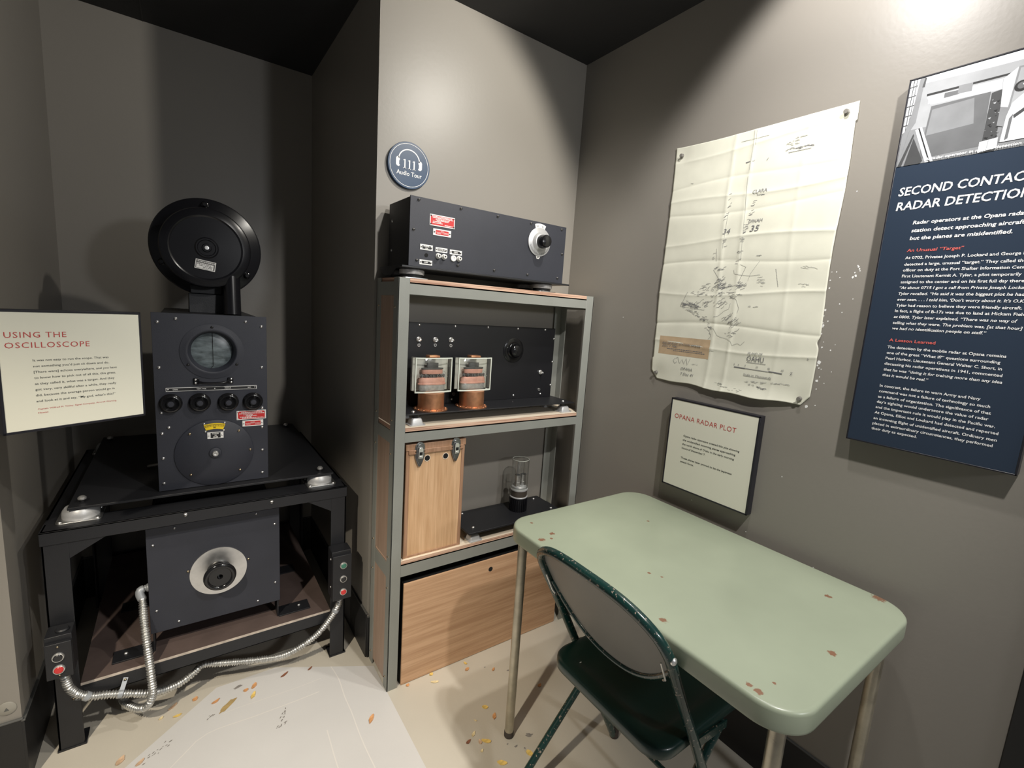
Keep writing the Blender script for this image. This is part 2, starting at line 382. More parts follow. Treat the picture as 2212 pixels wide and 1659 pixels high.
# flat lettering: text is laid out in (u, v) and mapped to the surface by fn
_tc = bpy.data.curves.new('type', 'FONT'); _to = bpy.data.objects.new('type', _tc); COL.objects.link(_to)
def letter(mb, s, fn, u, v, cap, width=None, shear=0.0, bold=0.0, m=0, xs=1.0, space=1.0, align='L'):
    _tc.body = s; _tc.size = 1.0; _tc.resolution_u = 2; _tc.offset = bold; _tc.space_character = space; _tc.fill_mode = 'BOTH'
    bpy.context.view_layer.update()
    me = _to.evaluated_get(bpy.context.evaluated_depsgraph_get()).to_mesh()
    if not me.vertices: return 0
    x0 = min(q.co.x for q in me.vertices); x1 = max(q.co.x for q in me.vertices)
    k = cap / 0.7273; kx = k * xs if width is None else width / max(1e-6, x1 - x0)
    wd = (x1 - x0) * kx; du = 0 if align == 'L' else (-wd/2 if align == 'C' else -wd)
    vs = [mb.bm.verts.new(fn(u + du + (q.co.x - x0)*kx + shear*q.co.y*k, v + q.co.y*k)) for q in me.vertices]
    for p in me.polygons: mb.face([vs[i] for i in p.vertices], m)
    _to.evaluated_get(bpy.context.evaluated_depsgraph_get()).to_mesh_clear()
    return wd

# ------------------------------------------------------------------ room shell
XR, YB, YA, XP, XL, ZC = 1.450, 1.643, 2.606, 0.555, -0.390, 2.438
mb = MB()
mb.poly([(-2.2, -1.9, 0), (1.5, -1.9, 0), (1.5, 2.65, 0), (-2.2, 2.65, 0)])
pp = [(0.564, -0.6), (0.564, 1.583), (0.249, 1.758), (0.06, 1.758), (-0.176, 1.557), (-1.0, 0.828), (-1.0, -0.6)]
for i in range(len(pp)):
    a = Vector((*pp[i], 0)); b = Vector((*pp[(i+1) % len(pp)], 0)); d = (b - a).normalized()
    bmesh.ops.bisect_plane(mb.bm, geom=mb.bm.verts[:] + mb.bm.edges[:] + mb.bm.faces[:], plane_co=a, plane_no=(d.y, -d.x, 0))
def inside(c):
    return all((Vector(pp[(i+1) % len(pp)]) - Vector(pp[i])).cross(Vector((c.x, c.y)) - Vector(pp[i])) >= -1e-6 for i in range(len(pp)))
for f in mb.bm.faces: f.material_index = 1 if inside(f.calc_center_median()) else 0
Z1 = 0.0004
for L in ([(.425, 1.66), (.434, 1.584), (.43, 1.493), (.432, 1.418), (.43, 1.351), (.43, 1.267), (.436, 1.15)], [(.345, 1.388), (.343, 1.326), (.341, 1.241), (.348, 1.1)],
          [(.36, 1.56), (.284, 1.559), (.154, 1.562), (.026, 1.566), (-.04, 1.517), (-.2, 1.36)]):
    mb.ribbon([(x, y, Z1) for x, y in spline([(a, b, 0) for a, b in L], 0.03) for x, y in [(x, y)]] if False else [(p.x, p.y, Z1) for p in spline([(a, b, 0) for a, b in L], 0.03)], 0.0035, (0, 0, 1), 2)
for L in ([(.38, 1.62), (.292, 1.618), (.111, 1.626), (.072, 1.622)],):
    mb.ribbon([(p.x, p.y, Z1) for p in spline([(a, b, 0) for a, b in L], 0.02)], 0.002, (0, 0, 1), 2)  # pale line painted along a boundary of shade on the floor
def blob(mb, cx, cy, L, Wd, ang, m, z, n=14, jit=0.25, fn=None):
    pts = []
    for i in range(n):
        t = 2*PI*i/n; k = 1 + random.uniform(-jit, jit); x = math.cos(t)*L*k; y = math.sin(t)*Wd*k
        p = (cx + x*math.cos(ang) - y*math.sin(ang), cy + x*math.sin(ang) + y*math.cos(ang))
        pts.append(fn(*p) if fn else (*p, z))
    mb.poly(pts, m)
blob(mb, .086, 1.653, .036, .011, 0.75, 3, Z1*1.5); blob(mb, .124, 1.724, .014, .006, 0.3, 4, Z1*1.5)
for cx_, cy_, sp1, ang_, n_ in ((.237, 1.518, .014, 1.2, 16), (-.098, 1.574, .020, 0.6, 14), (.037, 1.632, .008, 0.6, 7), (.22, 1.48, .012, 0.4, 6)):
    for _ in range(n_):
        t_ = random.gauss(0, sp1); q_ = random.gauss(0, sp1*.3); r_ = random.uniform(.0012, .0036)
        blob(mb, cx_ + t_*math.cos(ang_) - q_*math.sin(ang_), cy_ + t_*math.sin(ang_) + q_*math.cos(ang_), r_*1.6, r_*.6, ang_ + random.uniform(-.4, .4), 4, Z1*random.uniform(1.2, 1.8), n=8, jit=0.4)
for x, y, r in ((.84, 1.02, .006), (.82, 1.04, .004), (.90, 1.03, .012), (.86, 1.0, .004), (1.0, 1.30, .005), (.93, 1.36, .004)): blob(mb, x, y, r, r*0.6, random.random()*3, 4, Z1*1.5, jit=0.4)
o = struct(mb.build('floor', [M['floor'], M['patch'], M['crackshade'], M['smear'], M['scuff']], flat=True, normals=False))
for p in o.data.polygons: pass

def wallslab(name, a, b, mt='wall'): return struct(MB().box(a, b).build(name, M[mt]))
wallslab('ceiling', (-2.2, -1.9, ZC), (1.6, 2.75, ZC + 0.1), 'ceil')
wallslab('wall_back', (XP, YB, 0), (XR + 0.12, YA + 0.1, ZC))
wallslab('wall_alcove', (XL - 0.1, YA, 0), (XP, YA + 0.1, ZC))
wallslab('wall_left', (-2.2, YB, 0), (XL, YA + 0.1, ZC))
mb = MB().box((XR, -1.9, 0), (XR + 0.12, YB, ZC))
for y, z, r in ((.566,1.545,1.6),(.556,1.53,1.3),(.578,1.523,1.6),(.577,1.545,1.2),(.517,1.557,2.2),(.514,1.551,2),(.523,1.542,1.5),(.520,1.534,3),(.526,1.530,2.6),(.517,1.474,1.2),(.546,1.46,1.6),(.578,1.443,3),(.58,1.427,2.2),(.58,1.408,2.8),(.578,1.4,3.6),(.567,1.413,1.8),(.578,1.378,2.2),(.569,1.356,1.2),(.571,1.341,2.2),(.549,1.335,2),(.572,1.299,4.6),(.57,1.283,1.8),(.565,1.259,1.8),(.57,1.247,3.6),(.568,1.224,1.6),(.551,1.243,1.2),(.538,1.277,1.2),(.564,1.178,1.4),(.586,1.171,4),(.54,1.351,1),(.537,1.438,1.2),(.577,1.502,2),(.564,1.281,1.2),(.575,1.29,2.4),(.512,1.546,1.5),(.519,1.560,1.4),(.62,.95,1.5),(.70,.74,1.6),(.66,.71,1.3),(.9,.77,1.5),(.50,.72,1.4),(.46,.69,1.2),(.55,1.75,1.4),(1.3,1.39,1.6)):
    r *= 0.001
    pts = [(XR - 0.0004, y + math.cos(t)*r*random.uniform(.7, 1.2), z + math.sin(t)*r*random.uniform(.8, 1.5)) for t in [2*PI*i/9 for i in range(9)]]
    mb.prism(pts, (0.001, 0, 0), 1)
struct(mb.build('wall_right', [M['wall'], M['wallchip']]))
mb = MB().box((XR - 0.004, -0.35, 0), (XR + 0.001, 0.083, ZC - 0.001)); struct(mb.build('trim_1', M['post'], bevel=0.002))
def bboard(name, a, b, lipa, lipb):
    mb = MB().box(a, b); mb.box(lipa, lipb, 1); struct(mb.build(name, [M['base'], M['lip']], bevel=0.001))
bboard('baseboard_right', (XR - 0.005, 0.085, 0), (XR + 0.001, YB, 0.172), (XR - 0.006, 0.085, 0.172), (XR + 0.001, YB, 0.176))
bboard('baseboard_alcove_right', (XP - 0.005, YB, 0), (XP + 0.001, YA, 0.188), (XP - 0.007, YB - 0.006, 0.188), (XP + 0.001, YA, 0.193))
bboard('baseboard_alcove', (XL, YA - 0.005, 0), (XP, YA + 0.001, 0.188), (XL, YA - 0.006, 0.188), (XP, YA + 0.001, 0.193))
bboard('baseboard_alcove_left', (XL - 0.001, YB - 0.005, 0), (XL + 0.005, YA, 0.194), (XL - 0.001, YB - 0.006, 0.194), (XL + 0.007, YA, 0.199))
bboard('baseboard_left', (-2.2, YB - 0.005, 0), (XL, YB + 0.001, 0.199), (-2.2, YB - 0.007, 0.199), (XL + 0.003, YB + 0.001, 0.204))
bboard('baseboard_back', (XP, YB - 0.005, 0), (XR, YB + 0.001, 0.172), (XP, YB - 0.006, 0.172), (XR, YB + 0.001, 0.176))
mb = MB().box((-0.089, 1.8, ZC - 0.0012), (-0.085, YA, ZC + 0.001)); struct(mb.build('trim_2', M['post']))

mb = MB().lathe((-0.416, YB, 0.243), (0, -1, 0), [(0.019, 0), (0.019, 0.002), (0.017, 0.0035), (0, 0.0045)], 28)
mb.prism([(-0.421, YB - 0.0048, 0.238), (-0.411, YB - 0.0048, 0.238), (-0.416, YB - 0.0048, 0.248)], (0, 0.002, 0), 1)
tag(mb.build('cover_plate', [M['plug'], M['lip']]), 'small round painted cover plate low on the left wall', 'wall plate')

# ------------------------------------------------------------------ equipment stand in the alcove
st = thing('equipment_stand', (0.075, 2.1, 0), 'black welded steel stand with corner gussets filling the alcove', 'stand')
YF, YBK = 1.711, 2.540
def leg_L(x0, x1, y0, y1, sx, sy):
    mb = MB(); t = 0.006
    mb.box((x0, y0, 0), (x1, y0 + t, 0.695) if sy > 0 else (x1, y0 + t, 0.695))
    xx = x0 if sx > 0 else x1 - t
    mb.box((xx, y0 if sy > 0 else y0 + t - (y1 - y0), 0), (xx + t, y1 if sy > 0 else y0 + t, 0.695))
    return mb
leg_L(-0.338, -0.281, YF, YF + 0.055, 1, 1).build('leg', M['panel2'], st, bevel=0.0012)
leg_L(0.434, 0.488, YF, YF + 0.055, -1, 1).build('leg', M['panel2'], st, bevel=0.0012)
leg_L(-0.338, -0.281, YBK, YBK + 0.055, 1, -1).build('leg', M['panel2'], st, bevel=0.0012)
leg_L(0.434, 0.488, YBK, YBK + 0.055, -1, -1).build('leg', M['panel2'], st, bevel=0.0012)
lp = MB().box((-0.341, YF - 0.002, -0.0), (-0.276, YF + 0.06, 0.006)); lp.build('foot_plate', M['panel2'], st)
lp = MB().box((0.432, YF - 0.002, 0.0), (0.492, YF + 0.06, 0.006)); lp.build('foot_plate', M['panel2'], st)
fr = MB()
fr.box((-0.340, YF - 0.003, 0.655), (0.490, YF + 0.003, 0.695)); fr.box((-0.340, YF - 0.003, 0.690), (0.490, YF + 0.090, 0.695))
fr.build('front_rail', M['panel2'], st, bevel=0.0012)
MB().box((-0.340, YBK - 0.05, 0.690), (0.490, YBK + 0.004, 0.695)).box((-0.340, YBK, 0.655), (0.490, YBK + 0.005, 0.695)).build('rear_rail', M['panel2'], st)
for x0, x1, xf in ((-0.340, -0.29, -0.340), (0.44, 0.490, 0.485)):
    MB().box((x0, YF, 0.690), (x1, YBK, 0.6945)).box((xf, YF, 0.655), (xf + 0.005, YBK, 0.6945)).build('side_rail', M['panel2'], st)
for sx, xa in ((1, -0.281), (-1, 0.434)):
    MB().prism([(xa, YF + 0.0005, 0.606), (xa + sx*0.086, YF + 0.0005, 0.658), (xa, YF + 0.0005, 0.658)], (0, 0.005, 0)).build('gusset', M['panel2'], st)
MB().box((-0.283, YF, 0.153), (0.436, YF + 0.006, 0.197)).box((-0.283, YF, 0.153), (0.436, YF + 0.045, 0.157)).build('lower_rail', M['panel2'], st, bevel=0.001)
MB().box((-0.283, YBK, 0.153), (0.436, YBK + 0.005, 0.197)).build('lower_rail', M['panel2'], st)
MB().box((-0.28, YF + 0.002, 0.197), (0.434, YBK, 0.205)).box((-0.28, YF + 0.0005, 0.197), (0.434, YF + 0.0025, 0.2045), 1).build('lower_board', [M['hardboard'], M['boardedge']], st)
for x, z in ((-0.008, 0.683), (0.236, 0.680)): screw((x, YF - 0.003, z), st, 0.0055)

# ------------------------------------------------------------------ oscilloscope on shock mounts on the stand
sc = thing('oscilloscope', (0.08, 1.80, 0.695), 'black oscilloscope with round screen, four knobs and large tuning disc, standing on the alcove stand', 'oscilloscope')
YP = 1.790
for x, y in ((-0.262, 1.795), (0.410, 1.793), (-0.262, 2.50), (0.410, 2.50)):
    m = MB()
    m.lathe((x, y, 0.6985), (0, 0, 1), [(0.043, 0), (0.0435, 0.010), (0.042, 0.020), (0.036, 0.029), (0.024, 0.032), (0, 0.033)], 36)
    mo = lab(m.build('shock_mount', M['castgrey'], sc), 'round cast aluminium shock mount')
    c = 0.051; pts = [(x + a, y + b, 0.695) for a, b in rrect(-c, -c, c, c, 0.012, 5)]
    MB().prism(pts, (0, 0, 0.0045)).build('mount_flange', M['alu'], mo, bevel=0.0008)
    for sx in (-1, 1):
        for sy in (-1, 1): screw((x + sx*0.041, y + sy*0.041, 0.6995), mo, 0.0045, rot=ROTUP)
MB().box((-0.286, 1.755, 0.7315), (0.452, 2.56, 0.739)).build('base_plate', M['panel2'], sc, bevel=0.001)
for x, y in ((-0.258, 1.797), (0.412, 1.790), (-0.258, 2.50), (0.412, 2.50)):
    MB().lathe((x, y, 0.739), (0, 0, 1), [(0.007, 0), (0.007, 0.008), (0.0105, 0.0085), (0.0105, 0.013), (0.006, 0.018), (0, 0.019)], 12, mats=[1, 1, 0, 0, 0]).build('mount_bolt', [M['chrome'], M['black']], sc)
MB().box((-0.052, YP + 0.045, 0.739), (0.214, 2.32, 1.3065)).box((-0.052, YP + 0.0042, 0.739), (-0.047, YP + 0.045, 1.3065)).box((0.209, YP + 0.0042, 0.739), (0.214, YP + 0.045, 1.3065)).box((-0.047, YP + 0.0042, 1.302), (0.209, YP + 0.045, 1.3065)).box((-0.047, YP + 0.0042, 0.739), (0.209, YP + 0.045, 0.744)).build('case', M['panel2'], sc, bevel=0.002)
# front panel with a round opening for the screen
CX, CZ, RH = 0.0805, 1.190, 0.066
mb = MB(); n = 72; x0, x1, z0, z1 = -0.0745, 0.2370, 0.7405, 1.3085
def rect_hit(t):
    dx, dz = math.cos(t), math.sin(t); k = 1e9
    if dx > 1e-9: k = min(k, (x1-CX)/dx)
    if dx < -1e-9: k = min(k, (x0-CX)/dx)
    if dz > 1e-9: k = min(k, (z1-CZ)/dz)
    if dz < -1e-9: k = min(k, (z0-CZ)/dz)
    return CX + dx*k, CZ + dz*k
ang = sorted([2*PI*i/n for i in range(n)] + [math.atan2(z-CZ, x-CX) % (2*PI) for x in (x0, x1) for z in (z0, z1)])
loops = []
for y in (YP, YP + 0.004):
    loops.append(([mb.bm.verts.new((rect_hit(t)[0], y, rect_hit(t)[1])) for t in ang], [mb.bm.verts.new((CX + RH*math.cos(t), y, CZ + RH*math.sin(t))) for t in ang]))
(oa, ia), (ob_, ib) = loops; k = len(ang)
for i in range(k):
    j = (i+1) % k
    mb.face([oa[i], oa[j], ia[j], ia[i]]); mb.face([ob_[j], ob_[i], ib[i], ib[j]]); mb.face([oa[j], oa[i], ob_[i], ob_[j]]); mb.face([ia[i], ia[j], ib[j], ib[i]])
fp = mb.build('front_panel', M['panel'], sc, bevel=0.0006)
for x, z in ((-.059,1.280),(-.013,1.292),(.176,1.290),(.222,1.276),(-.060,1.140),(.221,1.137),(-.059,.998),(-.042,.948),(-.060,.930),(-.060,.849),(-.061,.766),(.221,.996),(.220,.927),(.220,.845),(.219,.762)):
    screw((x - 0.0003, YP, z), fp, 0.0046)
mb = MB(); mb.lathe((CX, YP, CZ), (0, -1, 0), [(0.088, 0), (0.088, 0.002), (0.074, 0.0035), (0.069, 0.0045), (0.0665, 0.0035), (0.064, 0.0), (0.0595, -0.030), (0.055, -0.034)], 64)
for f in list(mb.bm.faces):
    if len(f.verts) > 8: mb.bm.faces.remove(f)
bz = lab(mb.build('bezel', M['panel'], sc, sharp=60), 'raised round rim around the screen')
for a in (90, -32, 212): screw((CX + 0.0785*math.cos(R(a)), YP - 0.003, CZ + 0.0785*math.sin(R(a))), bz, 0.0042, 'black')
mb = MB(); mb.lathe((CX, YP + 0.032, CZ), (0, -1, 0), [(0.060, -0.004), (0.060, 0), (0.045, 0.004), (0.02, 0.0065), (0, 0.007)], 56)
scr = lab(mb.build('screen', M['crt'], sc, sharp=60), 'dull grey glass screen')
MB().tube([(CX + 0.002, YP + 0.026, CZ + 0.058), (CX + 0.002, YP + 0.021, CZ), (CX + 0.002, YP + 0.026, CZ - 0.050), (CX - 0.004, YP + 0.027, CZ - 0.057)], 0.0007, 6).build('cursor_line', M['ink'], scr)
# pull handle
mb = MB(); mb.tube(spline([(0.038, YP - 0.006, 1.0945), (0.044, YP - 0.016, 1.0925), (0.055, YP - 0.020, 1.0905), (0.081, YP - 0.021, 1.0895), (0.107, YP - 0.020, 1.0905), (0.118, YP - 0.016, 1.0925), (0.124, YP - 0.006, 1.0945)], 0.004), 0.0042, 10)
hd = mb.build('pull_handle', M['gloss'], sc)
for x in (0.034, 0.128):
    MB().box((x - 0.008, YP - 0.006, 1.085), (x + 0.008, YP, 1.105)).build('handle_foot', M['gloss'], hd, bevel=0.0015)
    for z in (1.0895, 1.1005): screw((x + (0.002 if x > .08 else -0.002), YP - 0.006, z), hd, 0.0036)
# control strip and knobs
def fY(y): return lambda u, v: (u, y, v)
mb = MB(); mb.box((-0.046, YP - 0.0016, 1.0635), (0.2045, YP, 1.0755)); mb.box((-0.0445, YP - 0.002, 1.0650), (0.203, YP - 0.001, 1.0740), 1)
for s, u in (('GAIN', -0.022), ('VERT. POS.', 0.047), ('FOCUS', 0.120), ('INT.', 0.183)): letter(mb, s, fY(YP - 0.0023), u, 1.0677, 0.0040, m=0, bold=0.02, align='C')
cs = mb.build('control_strip', [M['white'], M['ink']], sc, flat=True)
for x in (-0.041, 0.083, 0.199): screw((x, YP - 0.002, 1.0695), cs, 0.0028)
for x, z in ((-0.0345, 1.0265), (0.0415, 1.0255), (0.1205, 1.0225), (0.1925, 1.0210)):
    mb = MB(); mb.lathe((x, YP, z), (0, -1, 0), [(r_*1.13, h_) for r_, h_ in [(0.0265, 0), (0.027, 0.003), (0.0255, 0.006), (0.0215, 0.008), (0.0215, 0.012), (0.0245, 0.0155), (0.0225, 0.019), (0.0195, 0.0195), (0.017, 0.017), (0.0125, 0.012), (0.0105, 0.012), (0.0105, 0.018), (0.0095, 0.0195), (0, 0.020)]], 40)
    kb = mb.build('control_knob', M['bake'], sc, sharp=50)
    MB().lathe((x, YP - 0.0195, z), (0, -1, 0), [(0.0085, 0), (0.008, 0.0018), (0, 0.002)], 24).build('knob_cap', M['panel'], kb)
MB().box((0.083, YP - 0.001, 0.991), (0.108, YP, 1.001)).build('blank_tab', M['panel'], sc)
# tuning disc
DX, DZ, DR = 0.0795, 0.8525, 0.1115
mb = MB(); mb.lathe((DX, YP, DZ), (0, -1, 0), [(DR, 0), (DR, 0.0035), (DR - 0.0012, 0.0045), (0.018, 0.0045), (0.018, 0.0045), (0.017, 0.009), (0.0145, 0.010), (0, 0.010)], 80)
td = lab(mb.build('tuning_disc', M['panel'], sc), 'large round black tuning disc')
mb = MB(); mb.lathe((DX, YP - 0.010, DZ), (0, -1, 0), [(0.0085, 0), (0.0085, 0.010), (0.0075, 0.011), (0.0045, 0.011), (0.0045, 0.006), (0, 0.006)], 24); mb.build('disc_shaft', M['chrome'], td)
for x, z in ((.011,.923),(.149,.922),(.182,.852),(.150,.783),(.010,.785)): screw((x, YP - 0.0045, z), td, 0.0042, 'brass')
yy = YP - 0.0055
P1 = arc((DX, DZ), 0.101, 107.5, 72.5, 14); P2 = arc((DX, DZ), 0.0815, 73, 107, 14)
mb = MB(); mb.prism([(x, yy, z) for x, z in P1 + P2], (0, 0.002, 0))
for i in range(29):
    a = R(106.2 - i * 32.4/28); r0 = 0.0915 if i % 4 == 0 else 0.094
    c, s_ = math.cos(a), math.sin(a); mb.ribbon([(DX + r0*c, yy - 0.0003, DZ + r0*s_), (DX + 0.0985*c, yy - 0.0003, DZ + 0.0985*s_)], 0.0009, (0, 1, 0), 1)
for i in range(2): 
    for k in range(0): pass
mb.ribbon([(x, yy - 0.0003, z) for x, z in arc((DX, DZ), 0.0915, 106.2, 73.8, 14)], 0.0008, (0, 1, 0), 1)
letter(mb, '80', fY(yy - 0.0004), DX, DZ + 0.0845, 0.0052, m=1, bold=0.02, align='C')
mb.build('scale_window', [M['yellow'], M['ink']], td, flat=True)
for a, r in ((106, 0.1045), (74, 0.1045), (109, 0.079), (71, 0.079)): screw((DX + r*math.cos(R(a)), YP - 0.0045, DZ + r*math.sin(R(a))), td, 0.0036)
mb = MB(); mb.box((0.0585, yy - 0.001, 0.9020), (0.1040, yy + 0.001, 0.9235)); mb.box((0.0675, yy - 0.0013, 0.9040), (0.0955, yy, 0.9215), 1)
for s, z in (('RANGE', .9165), ('IN', .9110), ('MILES', .9052)): letter(mb, s, fY(yy - 0.0016), 0.0815, z, 0.0040, m=0, bold=0.03, align='C')
npl = mb.build('range_plate', [M['white'], M['ink']], td, flat=True)
for x in (0.063, 0.0997): screw((x, yy - 0.001, 0.9127), npl, 0.0026)
def barplate(nm, x0, x1, z0, z1, y, par, rows, col, inset=0.003, side=0.0, corner=0.0):
    """engraved maker's plate: coloured field on a white plate; the wording is too small in the photo to read"""
    mb = MB(); mb.box((x0, y - 0.0015, z0), (x1, y, z1)); a0, a1, b0, b1 = x0 + inset + side, x1 - inset - side, z0 + inset, z1 - inset
    c = corner
    pts = [(a0 + c, b0), (a1 - c, b0), (a1, b0 + c), (a1, b1 - c), (a1 - c, b1), (a0 + c, b1), (a0, b1 - c), (a0, b0 + c)] if c else [(a0, b0), (a1, b0), (a1, b1), (a0, b1)]
    mb.prism([(p, y - 0.002, q) for p, q in pts], (0, 0.001, 0), 1)
    h = b1 - b0
    for fz, fx0, fx1 in rows:
        z = b0 + fz*h; bh = h*0.085; xx = a0 + fx0*(a1-a0); xe = a0 + fx1*(a1-a0)
        while xx < xe:
            wv = random.uniform(0.5, 1.6)*bh*1.6; mb.box((xx, y - 0.0024, z - bh/2), (min(xx + wv, xe), y - 0.0018, z + bh/2)); xx += wv + bh*0.45
    o = mb.build(nm, [M['white'], col], par, flat=True)
    return o
rp = barplate('maker_plate', 0.1435, 0.232, 0.9580, 0.9890, YP, fp, ((.86,.12,.9),(.70,.05,.97),(.54,.2,.55),(.40,.3,.7),(.26,.08,.5),(.12,.15,.95)), M['red'], 0.0025, 0.001, 0.004)
lab(rp, 'larger red and white maker plate')
for x in (.1475, .228):
    for z in (.962, .985): screw((x, YP - 0.0015, z), rp, 0.0024)
rp = barplate('maker_plate', 0.160, 0.223, 0.9340, 0.9545, YP, fp, ((.75,.35,.6),(.5,.05,.95),(.25,.08,.35),(.25,.65,.95)), M['red'], 0.003, 0.005)
lab(rp, 'smaller red and white maker plate')
for x in (.1638, .2192): screw((x, YP - 0.0015, .9443), rp, 0.0026)
# blower on top
BX, BZ = 0.0835, 1.528
mb = MB(); mb.lathe((BX, 2.06, BZ), (0, -1, 0), [(0.125, 0), (0.150, 0.03), (0.1615, 0.070), (0.1635, 0.074), (0.1635, 0.082), (0.158, 0.085), (0.122, 0.088), (0.118, 0.090), (0.118, 0.098), (0, 0.10)], 80)
bh = lab(mb.build('blower_housing', M['gloss'], sc, sharp=35), 'wide round black back flange of the blower')
for a in (92, -35, 205):
    p = (BX + 0.142*math.cos(R(a)), 1.975, BZ + 0.142*math.sin(R(a)))
    MB().lathe(p, (0, -1, 0), [(0.012, 0), (0.010, 0.006), (0.0075, 0.007), (0.0075, 0.014), (0.0055, 0.016), (0, 0.016)], 20).build('clamp_knob', M['bake'], bh)
FX, FZ = 0.0770, 1.5215
mb = MB(); mb.lathe((FX, 1.965, FZ), (0, -1, 0), [(0.120, 0), (0.125, 0.058), (0.1285, 0.066), (0.1285, 0.072), (0.126, 0.077), (0.121, 0.0795), (0.104, 0.0825), (0.1015, 0.0815), (0.0985, 0.0795), (0.0965, 0.0795), (0.034, 0.0805), (0.030, 0.0835), (0.0265, 0.0835), (0.024, 0.081), (0.014, 0.081), (0.012, 0.086), (0, 0.086)], 88)
bc = lab(mb.build('blower_cover', M['gloss'], sc, sharp=22), 'round black front cover with a raised ring')
MB().lathe((FX, 1.879, FZ), (0, -1, 0), [(0.0065, 0), (0.006, 0.004), (0.003, 0.0042), (0.003, 0.002), (0, 0.002)], 20).build('hub_bolt', M['chrome'], bc)
mb = MB(); NX0, NX1, NZ0, NZ1 = 0.0435, 0.1005, 1.4505, 1.4805
mb.box((NX0, 1.8815, NZ0), (NX1, 1.8845, NZ1)); mb.box((NX0 + .002, 1.8812, NZ0 + .002), (NX1 - .002, 1.883, NZ1 - .002), 1); mb.box((NX0 + .004, 1.8808, NZ0 + .003), (NX1 - .006, 1.883, NZ1 - .011), 0)
for z, a, b in ((1.4745, .1, .9), (1.4665, .1, .7), (1.462, .2, .8), (1.4575, .4, .75)):
    xx = NX0 + a*(NX1-NX0)
    while xx < NX0 + b*(NX1-NX0):
        wv = random.uniform(.002, .005); mb.box((xx, 1.8805, z - .0012), (xx + wv, 1.882, z + .0012), 0 if z > 1.47 else 1); xx += wv + .0015
bmesh.ops.rotate(mb.bm, verts=mb.bm.verts, cent=(0.072, 1.883, 1.4655), matrix=Matrix.Rotation(R(9), 3, 'Y'))
lab(mb.build('maker_plate', [M['white'], M['grey']], bc, flat=True), 'small white maker plate')
MB().cyl((0.1465, 1.888, 1.306), (0.1465, 1.915, 1.470), 0.0262, seg=36).build('air_pipe', M['gloss'], sc)
MB().box((0.024, 1.955, 1.306), (0.126, 2.09, 1.372)).box((0.030, 1.965, 1.372), (0.120, 2.08, 1.40)).build('blower_pedestal', M['panel2'], sc, bevel=0.002)
MB().tube([(-0.05, 2.05, 0.755), (-0.075, 2.05, 0.752), (-0.115, 2.06, 0.7445)], 0.006, 10).build('cable_stub', M['grey'], sc)

# ------------------------------------------------------------------ drive unit under it, on the stand's lower board
du = thing('drive_unit', (0.077, 1.9, 0.205), 'square black control unit with silver dial and black handwheel under the oscilloscope', 'control unit')
YD = 1.757
MB().box((-0.100, YD + 0.006, 0.287), (0.255, 2.15, 0.628)).build('case', M['panel2'], du, bevel=0.002)
pn = MB().box((-0.113, YD, 0.2735), (0.2665, YD + 0.005, 0.6340)).build('front_panel', M['panel'], du, bevel=0.0008)
for x, z in ((-.008,.464),(.167,.462),(.193,.626),(.251,.575),(.251,.348),(.194,.292),(-.096,.577),(-.095,.350),(-.038,.294),(-.039,.624)): screw((x, YD, z), pn, 0.0040, 'brass' if x in (-.008, .167) else 'chrome')
for sx, x0, xf0, xf1 in ((1, 0.2575, 0.2625, 0.371), (-1, -0.108, -0.213, -0.108)):
    mb = MB(); mb.box((x0, YD + 0.006, 0.205), (x0 + 0.005, YD + 0.066, 0.600)); mb.box((xf0, YD - 0.001, 0.205), (xf1, YD + 0.060, 0.2095))
    br = mb.build('mounting_bracket', M['panel2'], du, bevel=0.0008)
    screw(((xf0 + xf1)/2 + sx*0.020, YD + 0.034, 0.2095), br, 0.0055, rot=ROTUP)
    MB().box((x0, 2.05, 0.205), (x0 + 0.005, 2.11, 0.60)).box((xf0, 2.05, 0.205), (xf1, 2.11, 0.2095)).build('mounting_bracket', M['panel2'], du)
HX, HZ = 0.0785, 0.4440
mb = MB(); mb.lathe((HX, YD, HZ), (0, -1, 0), [(0.0835, 0), (0.0835, 0.0022), (0.083, 0.003), (0.062, 0.0034), (0.034, 0.006), (0, 0.006)], 80)
lab(mb.build('dial_plate', M['dialalu'], du), 'round spun aluminium dial')
mb = MB(); mb.lathe((HX, YD - 0.006, HZ + 0.004), (0, -1, 0), [(0.036, 0), (0.037, 0.008), (0.034, 0.016), (0.0285, 0.020), (0.0285, 0.032), (0.034, 0.036), (0.0445, 0.039), (0.0475, 0.044), (0.0455, 0.050), (0.0395, 0.053), (0.0345, 0.052), (0.032, 0.047), (0.0085, 0.047), (0.0085, 0.030), (0, 0.030)], 56)
lab(mb.build('handwheel', M['bake'], du, sharp=55), 'glossy black handwheel')
MB().lathe((-0.113, YD + 0.045, 0.415), (-1, 0, 0), [(0.013, -0.005), (0.013, 0.006), (0.010, 0.008), (0.010, 0.014), (0, 0.014)], 18).build('cable_gland', M['pvc'], du)

